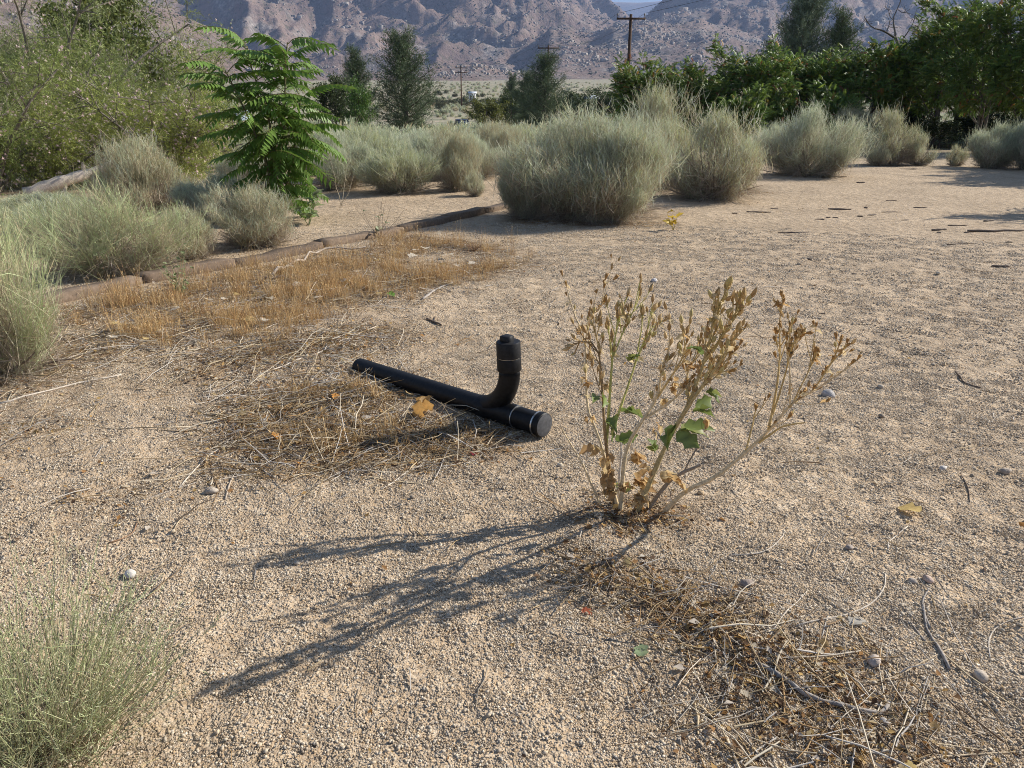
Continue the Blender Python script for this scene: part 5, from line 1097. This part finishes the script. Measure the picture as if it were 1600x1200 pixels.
def dead_tree():
    Y = 37.9; p = PY(1412, 100, Y); z = Z(p[0], Y); t = thing('dead_tree', 'bare dead grey tree with twisted branches showing above the grove', 'tree', (p[0], Y, z)); mb = []
    def tr(pts, r0, r1): c = np.array([PY(x, y, Y + d) for x, y, d in pts]) - np.array([p[0], Y, z]); mb.append((resample(c, 9), np.linspace(r0, r1, 9)))
    tr([(1412, 205, 0), (1410, 150, 0), (1405, 75, 0), (1398, 55, 0)], .11, .06); tr([(1400, 60, 0), (1380, 48, -.3), (1362, 42, -.5), (1350, 25, -.6)], .055, .015); tr([(1362, 42, -.5), (1356, 36, -.3), (1350, 32, -.2)], .02, .008); tr([(1400, 58, 0), (1396, 30, .3), (1404, 10, .4), (1410, -8, .5)], .05, .012); tr([(1396, 32, .3), (1390, 24, .5), (1388, 12, .6)], .022, .008)
    tr([(1403, 15, .4), (1412, 20, .2), (1422, 14, .1)], .02, .008); tr([(1385, 50, -.2), (1390, 34, -.3), (1384, 22, -.4)], .018, .006); tr([(1404, 70, 0), (1425, 40, .3), (1432, 15, .4)], .04, .01)
    for k in range(26):
        s, r = mb[1 + k % 7]; q = s[R.integers(2, 9)]; d = norm(R.normal(0, 1, 3) + [0, 0, .5]); mb.append((q + d * uni(.25, .6) * np.linspace(0, 1, 5)[:, None] + np.cumsum(R.normal(0, .03, (5, 3)), 0), np.linspace(.012, .004, 5)))
    obj('trunk', segs_mesh(mb[:1], (.20, .17, .15), 'dead_trunk'), M_BARK, t); obj('limbs', segs_mesh(mb[1:], (.20, .17, .15), 'dead_limbs', 5), M_BARK, t)
dead_tree()

# ---------------------------------------------------------------- power poles and wires
M_POLE = mat_plain('creosote_wood', (.085, .050, .032), .85, 0, .2, .4, 12); M_INS = mat_plain('insulator_glaze', (.20, .17, .15), .35, 0, .5, .1); M_WIRE = mat_plain('wire', (.05, .05, .055), .5, .6, .5, .1)
POLES = []
def pole(px, Y, toppx, arms, label, x=None, w=2.4, top=None):
    p = PY(px, toppx, Y); X = p[0] if x is None else x; z = Z(X, Y); H = (p[2] if top is None else top) - z; t = thing('power_pole', label, 'pole', (X, Y, z), 'wooden power poles', math.atan2(-17, -75) * 0)
    V, Q = lathe([(.17, -.2), (.16, 0), (.115, H - .01), (.0001, H)], 12); obj('pole', mesh('pole', V, Q, smooth=True), M_POLE, t); pts = []
    for k, h in enumerate(arms):
        V, Q = box((-w / 2, -.19, H - h - .07), (w / 2, -.09, H - h + .07)); a = obj('crossarm', mesh('crossarm', V, Q), M_POLE, t)
        for s in (-.94, -.42, .94):
            if s == -.42 and k == 0 and len(arms) == 1: continue
            V, Q = lathe([(.02, 0), (.02, .14), (.055, .15), (.06, .22), (.035, .30), (.0001, .31)], 8, (s * w / 2, -.14, H - h + .07)); obj('insulator', mesh('insulator', V, Q, smooth=True), M_INS, a)
            if k == 0: pts.append(np.array([X + s * w / 2, Y - .14, z + H - h + .37]))
    POLES.append([pts[0], pts[-1]])
pole(986, 65, 22, [.33], 'nearest tall wooden power pole with one crossarm above the grove', w=2.2)
pole(857, 110, 70, [.4, 1.5], 'wooden power pole with two crossarms rising behind an open topped pine', w=2.8)
pole(720, 185, 103, [.4, 1.35], 'distant wooden power pole with two crossarms on the sage flat', w=2.7)
pole(0, 21, 0, [.33], 'wooden power pole carrying the wires on, standing beyond the grove edge', x=27.0, w=2.2, top=10.5)
def wire(a, b, sag, label):
    k = 24; t = np.linspace(0, 1, k)[:, None]; c = a * (1 - t) + b * t; c[:, 2] -= sag * 4 * (t * (1 - t))[:, 0]; base = a; V, Q, _ = tubes((c - base)[None], .012, 4); tag(obj('power_wire', mesh('power_wire', V, Q), M_WIRE, None, base), label, 'wire', 'overhead wires')
for s, w_ in ((0, 'left'), (1, 'right')):
    wire(POLES[0][s], POLES[3][s], .5, 'dark wire climbing towards the viewer from the nearest power pole'); wire(POLES[0][s], POLES[1][s], .8, 'wire strung between the nearest pole and the next one'); wire(POLES[1][s], POLES[2][s], 1.3, 'wire strung from the second pole to the distant one')

# ---------------------------------------------------------------- parked car, shelter, trailer, tank
def build_car():
    Y = 104.0; X = PY(722, 190, Y)[0]; z = float(Z(X, Y)); roof = PY(722, 183.5, Y)[2]; H = 1.72; z = min(z, roof - H)
    zc = float(Z(X, Y)); t = thing('parked_car', 'dark sport utility car parked behind the sagebrush, seen from the front', 'car', (X, Y, zc), None, .15)
    body = mat_plain('dark_car_paint', (.025, .027, .035), .3, .3, .5, .1); glass = mat_plain('car_glass', (.02, .03, .05), .08, 0, .6, .1); rub = mat_plain('tyre_rubber', (.02, .02, .02), .8); lamp = mat_plain('headlight_lens', (.7, .72, .75), .15, 0, .6, .05); trim = mat_plain('bright_trim', (.6, .6, .62), .3, .8)
    def prism(name, pts, w, mat, par, inset=0):   # side outline (y,z), width
        n = len(pts); V = np.array([(-w / 2 + (inset if zz_ > 1.1 else 0), y, zz_) for y, zz_ in pts] + [(w / 2 - (inset if zz_ > 1.1 else 0), y, zz_) for y, zz_ in pts]); F = [[i, (i + 1) % n, n + (i + 1) % n, n + i] for i in range(n)]
        me = bpy.data.meshes.new(name); me.from_pydata(V.tolist(), [], F + [list(range(n))[::-1], list(range(n, 2 * n))]); me.update(); return obj(name, me, mat, par)
    prism('body', [(-2.2, .35), (-2.25, .75), (-2.1, .98), (-1.1, 1.08), (2.1, 1.1), (2.25, .8), (2.2, .35)], 1.86, body, t); prism('cabin', [(-1.1, 1.08), (-.35, 1.66), (.2, 1.72), (1.6, 1.68), (2.1, 1.1)], 1.74, body, t, .14)
    V, Q = box((-.62, -.02, -.02), (.62, .02, .62)); o = obj('windshield', mesh('windshield', V, Q), glass, t, (0, -1.05, 1.10)); o.rotation_euler = (-.90, 0, 0)
    for s in (-1, 1):
        V, Q = box((-.012, -.6, 0), (.012, 1.3, .42)); o = obj('side_window', mesh('side_window', V, Q), glass, t, (s * .845, .1, 1.14)); o.rotation_euler = (0, -s * .16, 0)
        V, Q = lathe([(.02, -.03), (.11, -.02), (.12, .03), (.1, .05)], 10, d=(0, 1, 0)); obj('headlight', mesh('headlight', V, Q, smooth=True), lamp, t, (s * .68, -2.24, .78))
        V, Q = box((-.09, -.06, 0), (.09, .06, .16)); obj('mirror', mesh('mirror', V, Q), body, t, (s * 1.02, -.75, 1.08))
        for y in (-1.4, 1.4):
            V, Q = lathe([(.15, -.11), (.33, -.11), (.36, -.07), (.36, .07), (.33, .11), (.15, .11)], 18, d=(1, 0, 0)); w = obj('wheel', mesh('wheel', V, Q, smooth=True), rub, t, (s * .82, y, .36)); V, Q = lathe([(.0001, .09), (.16, .10), (.21, .112)], 14, d=(s, 0, 0)); obj('rim', mesh('rim', V, Q), trim, w)
    V, Q = box((-.45, -2.28, .62), (.45, -2.23, .86)); obj('grille', mesh('grille', V, Q), trim, t); V, Q = box((-.92, -2.33, .36), (.92, -2.2, .52)); obj('bumper', mesh('bumper', V, Q), body, t)
build_car()
def gable(name, px, Y, wm, dm, top, label, cat, wallm, roofm, hip=True, wallh=None, x0=None):
    p = PY(px, top, Y); z = Z(p[0], Y); H = p[2] - z; t = thing(name, label, cat, (p[0], Y, z)); rh = .22 * wm; e = H - rh
    if wallm is None:
        for sx in (-1, 1):
            for sy in (-1, 1): V, Q = box((-.07, -.07, -.1), (.07, .07, e)); obj('post', mesh('post', V, Q), M_POLE, t, (sx * wm * .42, sy * dm * .42, 0))
        V, Q = box((-wm * .3, -dm * .3, 0), (wm * .3, dm * .3, e * .82)); obj('cabinet', mesh('cabinet', V, Q), M_POLE, t)
    else:
        V, Q = box((-wm / 2, -dm / 2, -.2), (wm / 2, dm / 2, e)); obj('wall', mesh('wall', V, Q), wallm, t)
        for k in (-.28, .1): V, Q = box((k * wm, -dm / 2 - .03, e * .35), (k * wm + wm * .14, -dm / 2 - .005, e * .75)); obj('window', mesh('window', V, Q), M_WIRE, t)
        V, Q = box((wm * .32, -dm / 2 - .03, 0), (wm * .42, -dm / 2 - .005, e * .8)); obj('door', mesh('door', V, Q), M_POLE, t)
    o = .25; a, b = wm / 2 + o, dm / 2 + o; i = wm * .22 if hip else -o * .2 - wm / 2
    rl = wm / 2 - wm * .3 if hip else wm / 2 + o
    V = np.array([[-a, -b, e], [a, -b, e], [a, b, e], [-a, b, e], [-rl, 0, H], [rl, 0, H], [-a, -b, e - .08], [a, -b, e - .08], [a, b, e - .08], [-a, b, e - .08]]); Q = np.array([[0, 1, 5, 4], [2, 3, 4, 5], [6, 7, 1, 0], [7, 8, 2, 1], [8, 9, 3, 2], [9, 6, 0, 3], [9, 8, 7, 6]]); T = np.array([[1, 2, 5], [3, 0, 4]])
    obj('roof', mesh('roof', V, [T, Q]), roofm, t)
M_WROOF = mat_plain('white_metal_roof', (.62, .66, .70), .45, .2, .5, .06); M_WWALL = mat_plain('white_siding', (.66, .66, .64), .7, 0, .3, .06)
gable('shelter', 924, 130, 2.4, 2.4, 148.5, 'little shelter with a white hipped metal roof among dark trees', 'shelter', None, M_WROOF)
gable('trailer_home', 352, 85, 4.5, 2.6, 172, 'low white trailer home with a pale blue roof beyond the sapling', 'building', M_WWALL, mat_plain('pale_blue_roof', (.50, .60, .72), .4, .1, .5, .05), False)
gable('white_shed', 738, 260, 2.2, 2.2, 143, 'tiny white shed far out on the sage flat', 'shed', M_WWALL, M_WROOF, False)

# ---------------------------------------------------------------- sage flat beyond (uncountable)
def build_flat():
    var = [bush_meshes(300 + k, 130, .7, .6, .6, [GG, GT, GG, GY + GG][k], .05, 30, .5, .3, .34)[0] for k in range(4)]
    r = np.exp(uni(math.log(34), math.log(900), 9000)); a = uni(rad(-42), rad(40), 9000); x, y = r * np.sin(a), r * np.cos(a); k = (fbm(x / 14, y / 14, 3, 310) > .40) | (r > 150); x, y, r = x[k], y[k], r[k]; s = uni(.7, 1.5, len(x)) * (1 + .3 * (r > 200) + .8 * (r > 450))
    gn_scatter('sagebrush', np.stack([x, y, Z(x, y) - .05], 1), uni(0, 6.28, len(x)), np.stack([s, s, s * uni(.7, 1.1, len(s))], 1), var, M_SAGE, 'grey green sagebrush covering the far flat', 'sagebrush')
    var = [bush_meshes(320 + k, 240, 1.1, 1.0, 1.0, [(.11, .125, .06), (.14, .14, .08)], .11, 30, .4, .3, .5)[0] for k in range(3)]
    n = 150; px = uni(670, 960, n); Y = np.where(R.random(n) < .6, R.normal(235, 14, n), uni(150, 420, n)); x = np.array([PY(q, 150, w)[0] for q, w in zip(px, Y)]); s = uni(.8, 1.9, n)
    gn_scatter('dark_shrubs', np.stack([x, Y, Z(x, Y) - .05], 1), uni(0, 6.28, n), np.stack([s * 1.2, s, s * .9], 1), var, M_NEEDLE, 'dark shrubs in a band across the far flat', 'shrubs')
build_flat()
